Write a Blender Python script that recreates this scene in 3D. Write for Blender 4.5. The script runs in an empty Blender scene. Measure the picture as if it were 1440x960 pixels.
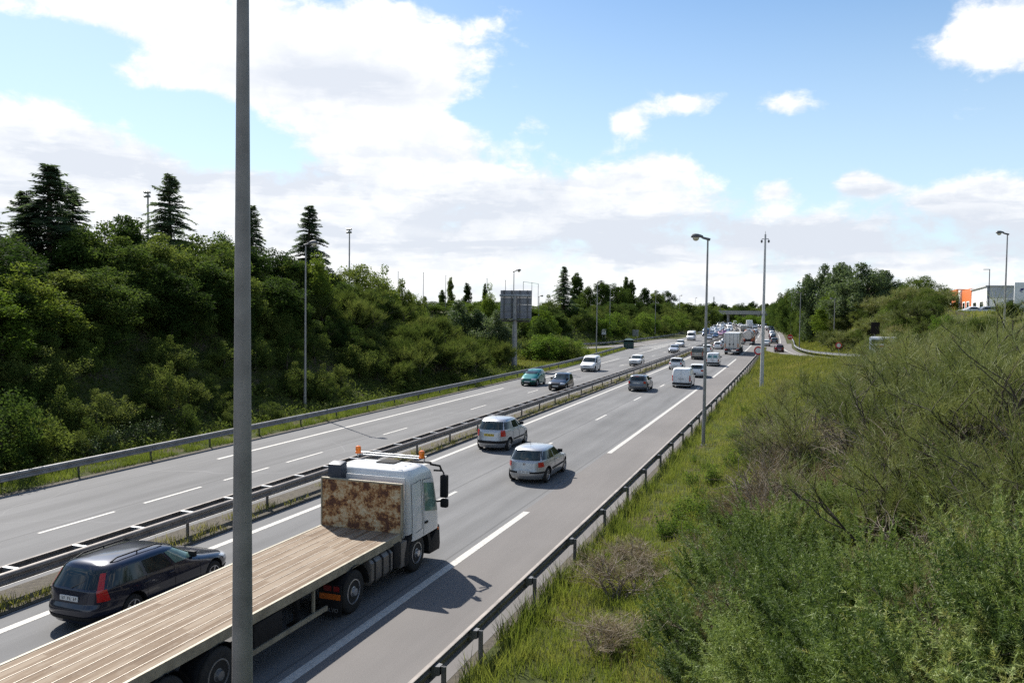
import bpy, bmesh, math, random
import numpy as np
from mathutils import Vector, Matrix
R_ = random.Random(7)
NP = np.random.default_rng(7)
S = bpy.context.scene
COL = S.collection
PI = math.pi

# ------------------------------------------------------------------ camera (fitted to lane widths and dash lengths)
F_PX, YAW, PITCH, ROLL, CAM_H = 1160.63, 0.345385, 0.0380812, 0.01319298, 7.10982
_fw = Vector((-math.sin(YAW)*math.cos(PITCH), math.cos(YAW)*math.cos(PITCH), -math.sin(PITCH)))
_r0 = Vector((math.cos(YAW), math.sin(YAW), 0)); _u0 = _r0.cross(_fw)
_r = _r0*math.cos(ROLL)+_u0*math.sin(ROLL); _u = -_r0*math.sin(ROLL)+_u0*math.cos(ROLL)
CAMP = Vector((0, 0, CAM_H))
cam_d = bpy.data.cameras.new('camera'); cam = bpy.data.objects.new('camera', cam_d); COL.objects.link(cam)
cam_d.sensor_width = 36; cam_d.sensor_fit = 'HORIZONTAL'; cam_d.lens = F_PX/1440*36
cam_d.clip_start = 0.1; cam_d.clip_end = 9000
cam.matrix_world = Matrix(((_r.x, _u.x, -_fw.x, 0), (_r.y, _u.y, -_fw.y, 0), (_r.z, _u.z, -_fw.z, CAM_H), (0, 0, 0, 1)))
S.camera = cam
def ray(px, py): return _fw+_r*((px-720)/F_PX)-_u*((py-480)/F_PX)
def on_z(px, py, z=0.0):                # point at height z seen there in the photo
    d = ray(px, py); t = (z-CAM_H)/d.z; return CAMP+d*t
def on_y(px, py, Y):
    d = ray(px, py); return CAMP+d*(Y/d.y)
def project(P):
    v = Vector(P)-CAMP; w = v.dot(_fw); return 720+F_PX*v.dot(_r)/w, 480-F_PX*v.dot(_u)/w, w
K2 = 0.00015390/2
def shift(Y):
    s = -K2*Y*Y
    return s-2.5e-4*(Y-300)**2 if Y > 300 else s
def heading(Y): return math.atan2(shift(Y+.5)-shift(Y-.5), 1.0)   # dX/dY
def on_line(px, u):                     # the spot on the line u metres beside the road axis seen in column px
    lo, hi = 5.0, 900.0
    for _ in range(60):
        m = (lo+hi)/2
        if project((u+shift(m), m, 2))[0] < px: lo = m
        else: hi = m
    return u+shift(lo), lo

# ------------------------------------------------------------------ materials
def new_mat(name):
    m = bpy.data.materials.new(name); m.use_nodes = True
    nt = m.node_tree; b = nt.nodes['Principled BSDF']
    return m, nt, b
def nd(nt, t, **kw):
    n = nt.nodes.new(t)
    for k, v in kw.items():
        if k.startswith('i_'): n.inputs[k[2:].replace('_', ' ')].default_value = v
        else: setattr(n, k, v)
    return n
def ramp(nt, fac, stops):
    r = nt.nodes.new('ShaderNodeValToRGB'); e = r.color_ramp.elements
    while len(e) < len(stops): e.new(0.5)
    for el, (p, c) in zip(e, stops):
        el.position = p; el.color = (*c, 1) if len(c) == 3 else c
    nt.links.new(fac, r.inputs[0]); return r
def mixc(nt, fac, a, b, mode='MIX'):
    m = nt.nodes.new('ShaderNodeMix'); m.data_type = 'RGBA'; m.blend_type = mode
    for s, v in ((m.inputs[0], fac), (m.inputs[6], a), (m.inputs[7], b)):
        if hasattr(v, 'links'): nt.links.new(v, s)
        else: s.default_value = v if not isinstance(v, tuple) else (*v, 1)[:4]
    return m.outputs[2]
def noise(nt, scale, detail=4, rough=.6, vec=None, coord='Object', sc=None):
    n = nd(nt, 'ShaderNodeTexNoise'); n.inputs['Scale'].default_value = scale
    n.inputs['Detail'].default_value = detail; n.inputs['Roughness'].default_value = rough
    if vec is None:
        tc = nd(nt, 'ShaderNodeTexCoord'); vec = tc.outputs[coord]
    if sc:
        mp = nd(nt, 'ShaderNodeMapping'); mp.inputs['Scale'].default_value = sc
        nt.links.new(vec, mp.inputs[0]); vec = mp.outputs[0]
    nt.links.new(vec, n.inputs['Vector']); return n.outputs['Fac']
def plain(name, col, rough=.5, metal=0, coat=0, var=0.15, scale=6, spec=.5, bump=0):
    m, nt, b = new_mat(name)
    f = noise(nt, scale, 5, .65)
    lo = tuple(c*(1-var) for c in col); hi = tuple(min(1, c*(1+var)) for c in col)
    r = ramp(nt, f, [(.3, lo), (.7, hi)])
    nt.links.new(r.outputs[0], b.inputs['Base Color'])
    b.inputs['Roughness'].default_value = rough; b.inputs['Metallic'].default_value = metal
    b.inputs['Coat Weight'].default_value = coat; b.inputs['Coat Roughness'].default_value = .08
    b.inputs['Specular IOR Level'].default_value = spec
    if bump:
        bn = nd(nt, 'ShaderNodeBump'); bn.inputs['Strength'].default_value = bump; bn.inputs['Distance'].default_value = .02
        nt.links.new(f, bn.inputs['Height']); nt.links.new(bn.outputs[0], b.inputs['Normal'])
    return m
def paint(name, col, metal=.0, rough=.35):
    m, nt, b = new_mat(name)
    f = noise(nt, 3.5, 6, .7)
    dirt = ramp(nt, f, [(.35, (0, 0, 0)), (.8, (.35, .35, .35))])
    c = mixc(nt, dirt.outputs[0], col, tuple(x*.8+(.03 if max(col) > .2 else .004) for x in col))
    # road grime low on the flanks
    tc = nd(nt, 'ShaderNodeTexCoord'); sp = nd(nt, 'ShaderNodeSeparateXYZ'); nt.links.new(tc.outputs['Object'], sp.inputs[0])
    mr = nd(nt, 'ShaderNodeMapRange'); mr.inputs[1].default_value = .75; mr.inputs[2].default_value = .2
    mr.inputs[3].default_value = 0; mr.inputs[4].default_value = .40 if max(col) > .2 else .10
    nt.links.new(sp.outputs['Z'], mr.inputs[0])
    c = mixc(nt, mr.outputs[0], c, (.10, .095, .085))
    nt.links.new(c, b.inputs['Base Color'])
    b.inputs['Metallic'].default_value = metal; b.inputs['Roughness'].default_value = rough
    b.inputs['Coat Weight'].default_value = .7; b.inputs['Coat Roughness'].default_value = .06
    return m
def leafmat(name, stops, scale=.8, trans=.3, rough=.55, spec=.35, rnd=.25):
    m, nt, b = new_mat(name)
    f = noise(nt, scale, 6, .75)
    oi = nd(nt, 'ShaderNodeObjectInfo')
    a = nd(nt, 'ShaderNodeMath', operation='MULTIPLY_ADD'); a.inputs[1].default_value = rnd; nt.links.new(oi.outputs['Random'], a.inputs[0])
    a.inputs[2].default_value = -rnd/2
    s = nd(nt, 'ShaderNodeMath', operation='ADD'); nt.links.new(f, s.inputs[0]); nt.links.new(a.outputs[0], s.inputs[1])
    r = ramp(nt, s.outputs[0], stops)
    nt.links.new(r.outputs[0], b.inputs['Base Color']); b.inputs['Roughness'].default_value = rough
    b.inputs['Specular IOR Level'].default_value = spec
    t = nd(nt, 'ShaderNodeBsdfTranslucent')
    tc2 = mixc(nt, .5, r.outputs[0], (1.15, 1.12, .52), 'MULTIPLY')
    nt.links.new(tc2, t.inputs[0])
    mx = nd(nt, 'ShaderNodeMixShader'); mx.inputs[0].default_value = trans
    nt.links.new(b.outputs[0], mx.inputs[1]); nt.links.new(t.outputs[0], mx.inputs[2])
    nt.links.new(mx.outputs[0], nt.nodes['Material Output'].inputs[0])
    return m

M = {}
M['steel'] = plain('galvanised_steel', (.33, .34, .35), .45, .55, var=.3, scale=2.5)
M['steel_dark'] = plain('dull_steel', (.13, .13, .13), .55, .4, var=.35, scale=3)
M['rail_rust'] = plain('weathered_rail', (.19, .165, .145), .6, .2, var=.35, scale=2)
M['mast'] = plain('pale_mast_metal', (.48, .47, .46), .5, .15, var=.15, scale=2)
M['rail_grey'] = plain('dull_rail', (.22, .215, .21), .6, .25, var=.3, scale=2)
M['post'] = plain('lamp_pole_metal', (.27, .265, .26), .5, .35, var=.22, scale=3)
M['post_big'] = plain('near_pole_metal', (.205, .192, .182), .55, .2, var=.28, scale=2.2, bump=.1)
M['post_dark'] = plain('dark_pole_metal', (.035, .035, .06), .5, .2)
M['glassy'] = plain('lamp_bowl', (.55, .5, .38), .25, 0, var=.1)
M['black'] = plain('black_plastic', (.016, .016, .017), .7, 0, var=.3, spec=.25)
M['rubber'] = plain('tyre_rubber', (.022, .021, .020), .85, 0, var=.3)
M['rim'] = plain('alloy_rim', (.45, .45, .46), .35, .7, var=.15)
M['rimdark'] = plain('steel_rim', (.20, .20, .20), .45, .5, var=.25)
M['under'] = plain('dark_underbody', (.012, .012, .012), .9, 0)
def glassmat(name, col, rough=.04):
    m, nt, b = new_mat(name)
    f = noise(nt, 1.7, 2, .5)
    r = ramp(nt, f, [(.35, tuple(c*.6 for c in col)), (.7, tuple(c*1.5 for c in col))])
    nt.links.new(r.outputs[0], b.inputs['Base Color']); b.inputs['Roughness'].default_value = rough
    b.inputs['Specular IOR Level'].default_value = .6
    return m
M['glass'] = glassmat('tinted_glass', (.018, .028, .028))
M['glass_green'] = glassmat('pale_green_glass', (.16, .26, .22), .06)
M['glass_teal'] = glassmat('teal_glass', (.08, .22, .23), .06)
M['lampglass'] = plain('headlamp_glass', (.55, .56, .58), .12, .2, var=.2, scale=20)
M['red'] = plain('red_lens', (.42, .012, .012), .18, 0, coat=.5, var=.2, scale=20)
M['amber'] = plain('amber_lens', (.8, .18, .01), .25, 0, coat=.4, var=.15, scale=20)
M['plate_w'] = plain('white_number_plate', (.6, .6, .58), .4, 0, var=.05)
M['plate_y'] = plain('yellow_number_plate', (.55, .40, .03), .4, 0, var=.05)
M['ink'] = plain('dark_lettering', (.03, .03, .035), .5, 0)
M['white_ink'] = plain('pale_lettering', (.5, .5, .5), .5, 0)
M['bark'] = plain('bark', (.075, .058, .043), .9, 0, var=.45, scale=5, bump=.5)
M['twig'] = plain('dead_twig', (.20, .165, .125), .85, 0, var=.4, scale=5)
M['stem'] = plain('dark_stem', (.06, .047, .036), .85, 0, var=.4, scale=5)
M['concrete'] = plain('concrete', (.33, .31, .28), .85, 0, var=.2, scale=2)
P = {k: paint('paint_'+k, *v) for k, v in dict(
    navy=((.006, .010, .027), .25, .25), silver=((.47, .48, .50), .5, .36), palesilver=((.44, .45, .46), .5, .34),
    grey=((.13, .14, .155), .5, .34), white=((.78, .78, .77), 0, .4), teal=((.012, .17, .145), .35, .3), black=((.012, .012, .013), .2, .28),
    beige=((.34, .31, .27), .45, .38), maroon=((.10, .009, .014), .3, .3), blue=((.04, .07, .13), .4, .3), magenta=((.24, .02, .12), .2, .3),
    pink=((.5, .27, .34), .2, .4), cabwhite=((.74, .74, .72), 0, .42), tanker=((.5, .47, .44), .35, .4), boxwhite=((.66, .63, .58), 0, .55),
    orange=((.65, .16, .02), 0, .5)).items()}

# ------------------------------------------------------------------ objects
def put(o, parent=None):
    COL.objects.link(o)
    if parent is not None: o.parent = parent
    return o
def tag(o, label=None, cat=None, group=None, kind=None):
    if label: o['label'] = label
    if cat: o['category'] = cat
    if group: o['group'] = group
    if kind: o['kind'] = kind
    return o
def thing(name, label, cat, loc=(0, 0, 0), rz=0.0, group=None):
    o = bpy.data.objects.new(name, None); o.empty_display_size = .2
    put(o); o.location = loc; o.rotation_euler = (0, 0, rz)
    return tag(o, label, cat, group)
def kids(o): return [c for c in bpy.data.objects if c.parent == o] if not hasattr(o, '_k') else o._k
def copy_tree(o, parent=None):
    c = o.copy(); COL.objects.link(c)
    if parent is not None: c.parent = parent
    for ch in list(o.children): copy_tree(ch, c)
    return c
class MB:
    def __init__(s): s.v = []; s.f = []; s.m = []; s.uv = None
    def add(s, vs, fs, mi=0):
        b = len(s.v); s.v += [tuple(v) for v in vs]
        s.f += [tuple(i+b for i in f) for f in fs]; s.m += [mi]*len(fs); return s
    def box(s, c, d, mi=0, rz=0, ry=0, rx=0):
        hx, hy, hz = d[0]/2, d[1]/2, d[2]/2
        vs = [Vector((x, y, z)) for x in (-hx, hx) for y in (-hy, hy) for z in (-hz, hz)]
        if rz or ry or rx:
            Mx = Matrix.Rotation(rz, 3, 'Z') @ Matrix.Rotation(ry, 3, 'Y') @ Matrix.Rotation(rx, 3, 'X')
            vs = [Mx @ v for v in vs]
        c = Vector(c); vs = [v+c for v in vs]
        return s.add(vs, [(0, 1, 3, 2), (4, 6, 7, 5), (0, 4, 5, 1), (2, 3, 7, 6), (0, 2, 6, 4), (1, 5, 7, 3)], mi)
    def tube(s, pts, rad, n=8, mi=0, cap=True):
        pts = [Vector(p) for p in pts]
        if not hasattr(rad, '__len__'): rad = [rad]*len(pts)
        rings = []; ref = None
        for i, p in enumerate(pts):
            d = (pts[min(i+1, len(pts)-1)]-pts[max(i-1, 0)])
            d = d.normalized() if d.length > 1e-9 else Vector((0, 0, 1))
            if ref is None: ref = Vector((1, 0, 0)) if abs(d.x) < .9 else Vector((0, 1, 0))
            a = ref-d*ref.dot(d)
            if a.length < 1e-6: a = d.orthogonal()
            a.normalize(); b = d.cross(a); ref = a
            rings.append([p+a*(rad[i]*math.cos(2*PI*k/n))+b*(rad[i]*math.sin(2*PI*k/n)) for k in range(n)])
        vs = [v for r in rings for v in r]
        fs = [(i*n+k, i*n+(k+1) % n, (i+1)*n+(k+1) % n, (i+1)*n+k) for i in range(len(pts)-1) for k in range(n)]
        if cap: fs += [tuple(range(n))[::-1], tuple((len(pts)-1)*n+k for k in range(n))]
        return s.add(vs, fs, mi)
    def cyl(s, c, r, h, axis='Z', n=20, mi=0, r2=None):
        c = Vector(c); ax = {'X': Vector((1, 0, 0)), 'Y': Vector((0, 1, 0)), 'Z': Vector((0, 0, 1))}[axis]
        return s.tube([c-ax*h/2, c+ax*h/2], [r, r if r2 is None else r2], n, mi)
    def lathe(s, prof, c=(0, 0, 0), axis='Z', n=20, mi=0):           # prof: (radius, along)
        c = Vector(c); vs = []
        for r, t in prof:
            for k in range(n):
                a = 2*PI*k/n; x, y = r*math.cos(a), r*math.sin(a)
                vs.append(c+(Vector((x, y, t)) if axis == 'Z' else Vector((t, x, y)) if axis == 'X' else Vector((y, t, x))))
        fs = [(i*n+k, i*n+(k+1) % n, (i+1)*n+(k+1) % n, (i+1)*n+k) for i in range(len(prof)-1) for k in range(n)]
        fs += [tuple(range(n))[::-1], tuple((len(prof)-1)*n+k for k in range(n))]
        return s.add(vs, fs, mi)
    def prism(s, poly, x0, x1, axis='X', mi=0):                        # poly in the plane across the axis
        n = len(poly)
        mk = (lambda t, p: (t, p[0], p[1])) if axis == 'X' else (lambda t, p: (p[0], t, p[1])) if axis == 'Y' else (lambda t, p: (p[0], p[1], t))
        vs = [mk(x0, p) for p in poly]+[mk(x1, p) for p in poly]
        fs = [tuple(range(n))[::-1], tuple(range(n, 2*n))]+[(i, (i+1) % n, n+(i+1) % n, n+i) for i in range(n)]
        return s.add(vs, fs, mi)
    def mesh(s, name, mats, smooth=False, bevel=0, angle=35):
        me = bpy.data.meshes.new(name); me.from_pydata(s.v, [], s.f)
        for m in (mats if isinstance(mats, (list, tuple)) else [mats]): me.materials.append(m)
        me.polygons.foreach_set('material_index', s.m)
        bm = bmesh.new(); bm.from_mesh(me); bmesh.ops.recalc_face_normals(bm, faces=bm.faces)
        if bevel: bmesh.ops.bevel(bm, geom=[e for e in bm.edges if e.calc_face_angle(0) > .6], offset=bevel, segments=2, affect='EDGES', profile=.6, clamp_overlap=True)
        if smooth or bevel:
            for f in bm.faces: f.smooth = True
            ca = math.radians(angle)
            for e in bm.edges: e.smooth = e.calc_face_angle(0) < ca
        bm.to_mesh(me); bm.free(); return me
    def build(s, name, mats, parent=None, **kw):
        o = bpy.data.objects.new(name, s.mesh(name, mats, **kw)); return put(o, parent)
def np_mesh(name, V, Fq, mats, smooth=False, nper=4):
    """fast mesh from an (N,3) array and an (M,nper) index array"""
    me = bpy.data.meshes.new(name); V = np.asarray(V, np.float32); Fq = np.asarray(Fq, np.int32)
    me.vertices.add(len(V)); me.vertices.foreach_set('co', V.ravel())
    me.loops.add(Fq.size); me.loops.foreach_set('vertex_index', Fq.ravel())
    me.polygons.add(len(Fq)); me.polygons.foreach_set('loop_start', np.arange(0, Fq.size, nper, dtype=np.int32))
    for m in (mats if isinstance(mats, (list, tuple)) else [mats]): me.materials.append(m)
    if smooth: me.polygons.foreach_set('use_smooth', np.ones(len(Fq), bool))
    me.update(calc_edges=True); return me
# ------------------------------------------------------------------ terrain
def ss(a, b, x):
    t = np.clip((x-a)/(b-a), 0, 1); return t*t*(3-2*t)
def vshift(Y):
    Y = np.asarray(Y, float); return -K2*Y*Y-np.where(Y > 300, 2.5e-4*(Y-300)**2, 0)
RAMP_R = [(shift(430)-4.3, 430, 0), (shift(330)-4.0, 330, 0), (shift(250)-4.0, 250, 0), (shift(205)-3.9, 205, 0), (-6.3, 176, 0), (-3.9, 152, .12), (.4, 130, .65), (5.8, 108, 1.5), (12.2, 85, 2.4), (20, 62, 3.3), (30, 40, 4.2), (42, 15, 5.2), (50, -8, 5.8)]
RAMP_L = [(shift(270)-28.6, 270, 0), (shift(230)-29.6, 230, 0), (shift(195)-31.6, 195, 0), (-36.2, 168, 0), (-41, 150, 0), (-50.5, 130, 0), (-66, 113, 0), (-92, 99, 0), (-140, 88, 0), (-220, 80, 0)]
def smooth_poly(pts, n=8):
    P_ = [np.array(p, float) for p in pts]; out = []
    for i in range(len(P_)-1):
        p0, p1, p2, p3 = P_[max(i-1, 0)], P_[i], P_[i+1], P_[min(i+2, len(P_)-1)]
        for k in range(n):
            t = k/n
            out.append(.5*((2*p1)+(-p0+p2)*t+(2*p0-5*p1+4*p2-p3)*t*t+(-p0+3*p1-3*p2+p3)*t**3))
    out.append(P_[-1]); return np.array(out)
RR, RL = smooth_poly(RAMP_R), smooth_poly(RAMP_L)
def poly_dist(X, Y, PL):
    best = np.full(X.shape, 1e9); zz = np.zeros(X.shape)
    for a, b in zip(PL[:-1], PL[1:]):
        d = b[:2]-a[:2]; L2 = d@d
        t = np.clip(((X-a[0])*d[0]+(Y-a[1])*d[1])/L2, 0, 1)
        ds = np.hypot(X-a[0]-t*d[0], Y-a[1]-t*d[1])
        m = ds < best; best = np.where(m, ds, best); zz = np.where(m, a[2]+t*(b[2]-a[2]), zz)
    return best, zz
def x_of(PL, Y): o = np.argsort(PL[:, 1]); return np.interp(Y, PL[o, 1], PL[o, 0])
def lumps(X, Y):
    return (.22*np.sin(X*.9+1.3*np.sin(Y*.37))*np.sin(Y*.71+.8*np.sin(X*.53))+.12*np.sin(X*2.1+Y*1.3)*np.sin(Y*1.9-X*.7))
def terrain(X, Y):
    X = np.asarray(X, float); Y = np.asarray(Y, float); u = X-vshift(Y)
    dl, _ = poly_dist(X, Y, RL); dr, zr = poly_dist(X, Y, RR)
    # left bank: a mound beside the near carriageway, then the bank beyond the exit ramp
    d = -28.6-u
    mound = 6.3*ss(1.3, 14.5, d)*(1-ss(76, 97, Y+.15*(d-8)))
    near = mound*ss(4.2, 9, dl)
    far = (6.4*ss(4.6, 18, dl))
    isfar = (Y > 82) & (X < x_of(RL, Y))
    zl = np.where(Y > 268, 6.2*ss(1.8, 15, d), np.where(isfar, far, near))
    # right bank
    dd = u+5.75
    zramp = np.interp(Y, [-8, 15, 40, 62, 85, 108, 130, 152], [5.8, 5.2, 4.2, 3.3, 2.4, 1.5, .65, .1])
    hump = 1.0*np.exp(-((X-6)/9)**2-((Y-20)/16)**2)
    inner = zramp*ss(.2, 15, dd)*.96+hump*ss(3, 12, dd)
    inner = np.where(dr < 9, inner+(zr-inner)*(1-ss(3.6, 9, dr)), inner)
    hill = zr+(7.3+2.7*np.exp(-((Y-122)/20)**2)*(1-ss(13.8, 20, X))-zr)*ss(4.6, 17, dr)
    de = u+1.3
    farR = 5.5*ss(3, 22, de)
    xr = x_of(RR, Y)
    zright = np.where(Y > 176, np.where(Y > 215, farR, hill+(farR-hill)*ss(176, 215, Y)), np.where(X > xr, hill, inner))
    z = np.where(u < -17.8, np.where(d > 0, zl, 0), np.where(dd > 0, zright, 0))
    z = z+lumps(X, Y)*np.clip(z/1.2, 0, 1)
    edge = (u > -28.0) & (u < -6.15)
    edge = edge | (dl < 3.9) | (dr < 3.5)
    edge = edge | ((u > -31.3) & (u < -27.8) & (Y > 88) & (Y < 275) & (d < 2.75))
    base = np.where(dl < 3.9, 0, np.where(dr < 3.5, zr, 0))
    z = np.where(edge, base-.07, z)
    z = np.where((u > -6.15) & (u < -1.5) & (Y > 190) & (Y < 560), -.07, z)
    return z
_gx, _gy = np.arange(-170, 92, 1.0), np.arange(-24, 570, 1.0)
_gX, _gY = np.meshgrid(_gx, _gy); _gZ = terrain(_gX, _gY)
def tz(x, y):
    fx, fy = x+170, y+24
    if not (0 <= fx < len(_gx)-1.01 and 0 <= fy < len(_gy)-1.01): return float(terrain(np.array([x]), np.array([y]))[0])
    i, j = int(fx), int(fy); a, b = fx-i, fy-j
    return float((_gZ[j, i]*(1-a)+_gZ[j, i+1]*a)*(1-b)+(_gZ[j+1, i]*(1-a)+_gZ[j+1, i+1]*a)*b)
us = np.concatenate([[-1500, -900, -500, -320, -220, -160, -125, -105, -92], np.arange(-84, -28.6, 1.0), [-28.6, -28.1, -27.9, -22, -18, -12, -6.3, -6.1, -5.9], np.arange(-5.4, 46, .8), [48, 52, 57, 63, 70, 80, 95, 115, 150, 200, 300, 500, 900, 1500]])
ys = np.concatenate([np.arange(-30, 0, 3), np.arange(0, 130, 1.1), np.arange(130, 290, 2.5), np.arange(290, 620, 9), np.arange(640, 1200, 60), [1300, 1700, 2300, 3200, 5000]])
U_, Y_ = np.meshgrid(us, ys); X_ = U_+vshift(np.minimum(Y_, 620))+np.where(Y_ > 620, -.25*(Y_-620), 0)
Z_ = terrain(X_, np.minimum(Y_, 640))
Z_ = np.where((Y_ > 600), Z_*np.clip((1500-Y_)/900, 0.3, 1)+.0, Z_)
nu, ny = len(us), len(ys)
V = np.stack([X_, Y_, Z_], -1).reshape(-1, 3)
ii, jj = np.meshgrid(np.arange(ny-1), np.arange(nu-1), indexing='ij')
Fq = np.stack([ii*nu+jj, ii*nu+jj+1, (ii+1)*nu+jj+1, (ii+1)*nu+jj], -1).reshape(-1, 4)
def ground_mat():
    m, nt, b = new_mat('rough_ground')
    f1 = noise(nt, .35, 6, .7); f2 = noise(nt, 3.0, 6, .75)
    a = ramp(nt, f2, [(.25, (.022, .026, .010)), (.5, (.055, .068, .020)), (.75, (.115, .112, .040))])
    c = ramp(nt, f2, [(.25, (.045, .034, .022)), (.75, (.13, .105, .07))])
    g = ramp(nt, f1, [(.50, (0, 0, 0)), (.62, (1, 1, 1))])
    nt.links.new(mixc(nt, g.outputs[0], a.outputs[0], c.outputs[0]), b.inputs['Base Color'])
    b.inputs['Roughness'].default_value = .95; b.inputs['Specular IOR Level'].default_value = .1
    bn = nd(nt, 'ShaderNodeBump'); bn.inputs['Strength'].default_value = .8; bn.inputs['Distance'].default_value = .15
    nt.links.new(f2, bn.inputs['Height']); nt.links.new(bn.outputs[0], b.inputs['Normal'])
    return m
M['ground'] = ground_mat()
tag(put(bpy.data.objects.new('ground', np_mesh('ground', V, Fq, M['ground'], True))), kind='structure')

# ------------------------------------------------------------------ road sheets
def asphalt(name, c, tracks=(), streak=.19, patch=.15, cracks=True):
    """c: base colour; tracks: lateral positions (m) of darker wheel tracks"""
    m, nt, b = new_mat(name)
    uvn = nd(nt, 'ShaderNodeUVMap'); uv = uvn.outputs[0]
    grain = noise(nt, 38, 3, .8, coord='Object')
    mid = noise(nt, 1.0, 6, .7, vec=uv, sc=(1.2, .10, 1))
    big = noise(nt, .09, 4, .6, vec=uv)
    sp = nd(nt, 'ShaderNodeSeparateXYZ'); nt.links.new(uv, sp.inputs[0])
    tot = None
    for t, wd, amt in tracks:
        s1 = nd(nt, 'ShaderNodeMath', operation='SUBTRACT'); nt.links.new(sp.outputs['X'], s1.inputs[0]); s1.inputs[1].default_value = t
        s2 = nd(nt, 'ShaderNodeMath', operation='DIVIDE'); nt.links.new(s1.outputs[0], s2.inputs[0]); s2.inputs[1].default_value = wd
        s3 = nd(nt, 'ShaderNodeMath', operation='MULTIPLY'); nt.links.new(s2.outputs[0], s3.inputs[0]); nt.links.new(s2.outputs[0], s3.inputs[1])
        s4 = nd(nt, 'ShaderNodeMath', operation='MULTIPLY'); nt.links.new(s3.outputs[0], s4.inputs[0]); s4.inputs[1].default_value = -1
        s5 = nd(nt, 'ShaderNodeMath', operation='EXPONENT'); nt.links.new(s4.outputs[0], s5.inputs[0])
        s6 = nd(nt, 'ShaderNodeMath', operation='MULTIPLY'); nt.links.new(s5.outputs[0], s6.inputs[0]); s6.inputs[1].default_value = amt
        if tot is None: tot = s6.outputs[0]
        else:
            ad = nd(nt, 'ShaderNodeMath', operation='ADD'); nt.links.new(tot, ad.inputs[0]); nt.links.new(s6.outputs[0], ad.inputs[1]); tot = ad.outputs[0]
    def sm(f, amt, base=1.0):
        mm = nd(nt, 'ShaderNodeMapRange'); mm.inputs[1].default_value = .25; mm.inputs[2].default_value = .75
        mm.inputs[3].default_value = base-amt; mm.inputs[4].default_value = base+amt; nt.links.new(f, mm.inputs[0]); return mm.outputs[0]
    k = nd(nt, 'ShaderNodeMath', operation='MULTIPLY'); nt.links.new(sm(grain, .22), k.inputs[0]); nt.links.new(sm(mid, streak), k.inputs[1])
    k2 = nd(nt, 'ShaderNodeMath', operation='MULTIPLY'); nt.links.new(k.outputs[0], k2.inputs[0]); nt.links.new(sm(big, patch), k2.inputs[1])
    fac = k2.outputs[0]
    if tot is not None:
        k3 = nd(nt, 'ShaderNodeMath', operation='SUBTRACT'); k3.inputs[0].default_value = 1; nt.links.new(tot, k3.inputs[1])
        k4 = nd(nt, 'ShaderNodeMath', operation='MULTIPLY'); nt.links.new(fac, k4.inputs[0]); nt.links.new(k3.outputs[0], k4.inputs[1]); fac = k4.outputs[0]
    cb = nd(nt, 'ShaderNodeCombineColor')
    for i in range(3):
        q = nd(nt, 'ShaderNodeMath', operation='MULTIPLY'); nt.links.new(fac, q.inputs[0]); q.inputs[1].default_value = c[i]; nt.links.new(q.outputs[0], cb.inputs[i])
    col = cb.outputs[0]
    if cracks:
        n1 = noise(nt, .23, 2, .5, vec=uv)
        ds = nd(nt, 'ShaderNodeVectorMath', operation='ADD'); nt.links.new(uv, ds.inputs[0])
        cc = nd(nt, 'ShaderNodeCombineXYZ'); nt.links.new(n1, cc.inputs[0]); nt.links.new(n1, cc.inputs[1])
        sc_ = nd(nt, 'ShaderNodeVectorMath', operation='SCALE'); nt.links.new(cc.outputs[0], sc_.inputs[0]); sc_.inputs['Scale'].default_value = 4
        nt.links.new(sc_.outputs[0], ds.inputs[1])
        vo = nd(nt, 'ShaderNodeTexVoronoi', feature='DISTANCE_TO_EDGE'); vo.inputs['Scale'].default_value = .11
        nt.links.new(ds.outputs[0], vo.inputs['Vector'])
        lt = ramp(nt, vo.outputs['Distance'], [(.0, (.55, .55, .55)), (.0035, (0, 0, 0))])
        col = mixc(nt, lt.outputs[0], col, tuple(x*1.5 for x in c))
    nt.links.new(col, b.inputs['Base Color'])
    b.inputs['Roughness'].default_value = .88; b.inputs['Specular IOR Level'].default_value = .25
    bn = nd(nt, 'ShaderNodeBump'); bn.inputs['Strength'].default_value = .25; bn.inputs['Distance'].default_value = .008
    nt.links.new(grain, bn.inputs['Height']); nt.links.new(bn.outputs[0], b.inputs['Normal'])
    return m
M['asph_r'] = asphalt('asphalt_right', (.163, .162, .160), [(-15.35, .45, .20), (-13.7, .45, .17), (-11.8, .45, .24), (-10.1, .45, .22), (-14.5, .3, .10), (-10.95, .35, .15), (-12.98, .035, .4), (-9.50, .03, .35)], cracks=False)
M['asph_sh'] = asphalt('asphalt_shoulder', (.157, .146, .137), streak=.10, cracks=False)
M['asph_l'] = asphalt('asphalt_left', (.155, .153, .150), [(-21.0, .45, .13), (-19.5, .45, .13), (-23.2, .45, .12), (-24.8, .45, .12), (-22.55, .035, .35), (-26.0, .03, .3)], patch=.16)
M['asph_ramp'] = asphalt('asphalt_ramp', (.165, .155, .145), streak=.08)
YS = list(np.concatenate([np.arange(-14, 120, 2), np.arange(120, 300, 4), np.arange(300, 560, 6), np.arange(560, 760, 20)]))
def sheet(name, fl, fr, z, mat, ys=YS, kind='structure', uvx=None):
    vs, fs, uv = [], [], []
    for i, y in enumerate(ys):
        l, r = fl(y), fr(y); s = shift(min(y, 640))+(-.25*(y-640) if y > 640 else 0)
        for q in (l, r): vs.append((q+s, y, z)); uv.append((q, y))
    for i in range(len(ys)-1): fs.append((2*i, 2*i+1, 2*i+3, 2*i+2))
    me = bpy.data.meshes.new(name); me.from_pydata(vs, [], fs); me.materials.append(mat)
    ul = me.uv_layers.new(name='uv')
    for lp in me.loops: ul.data[lp.index].uv = uv[lp.vertex_index]
    return tag(put(bpy.data.objects.new(name, me)), kind=kind)
C_ = lambda v: (lambda y: v)
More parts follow.
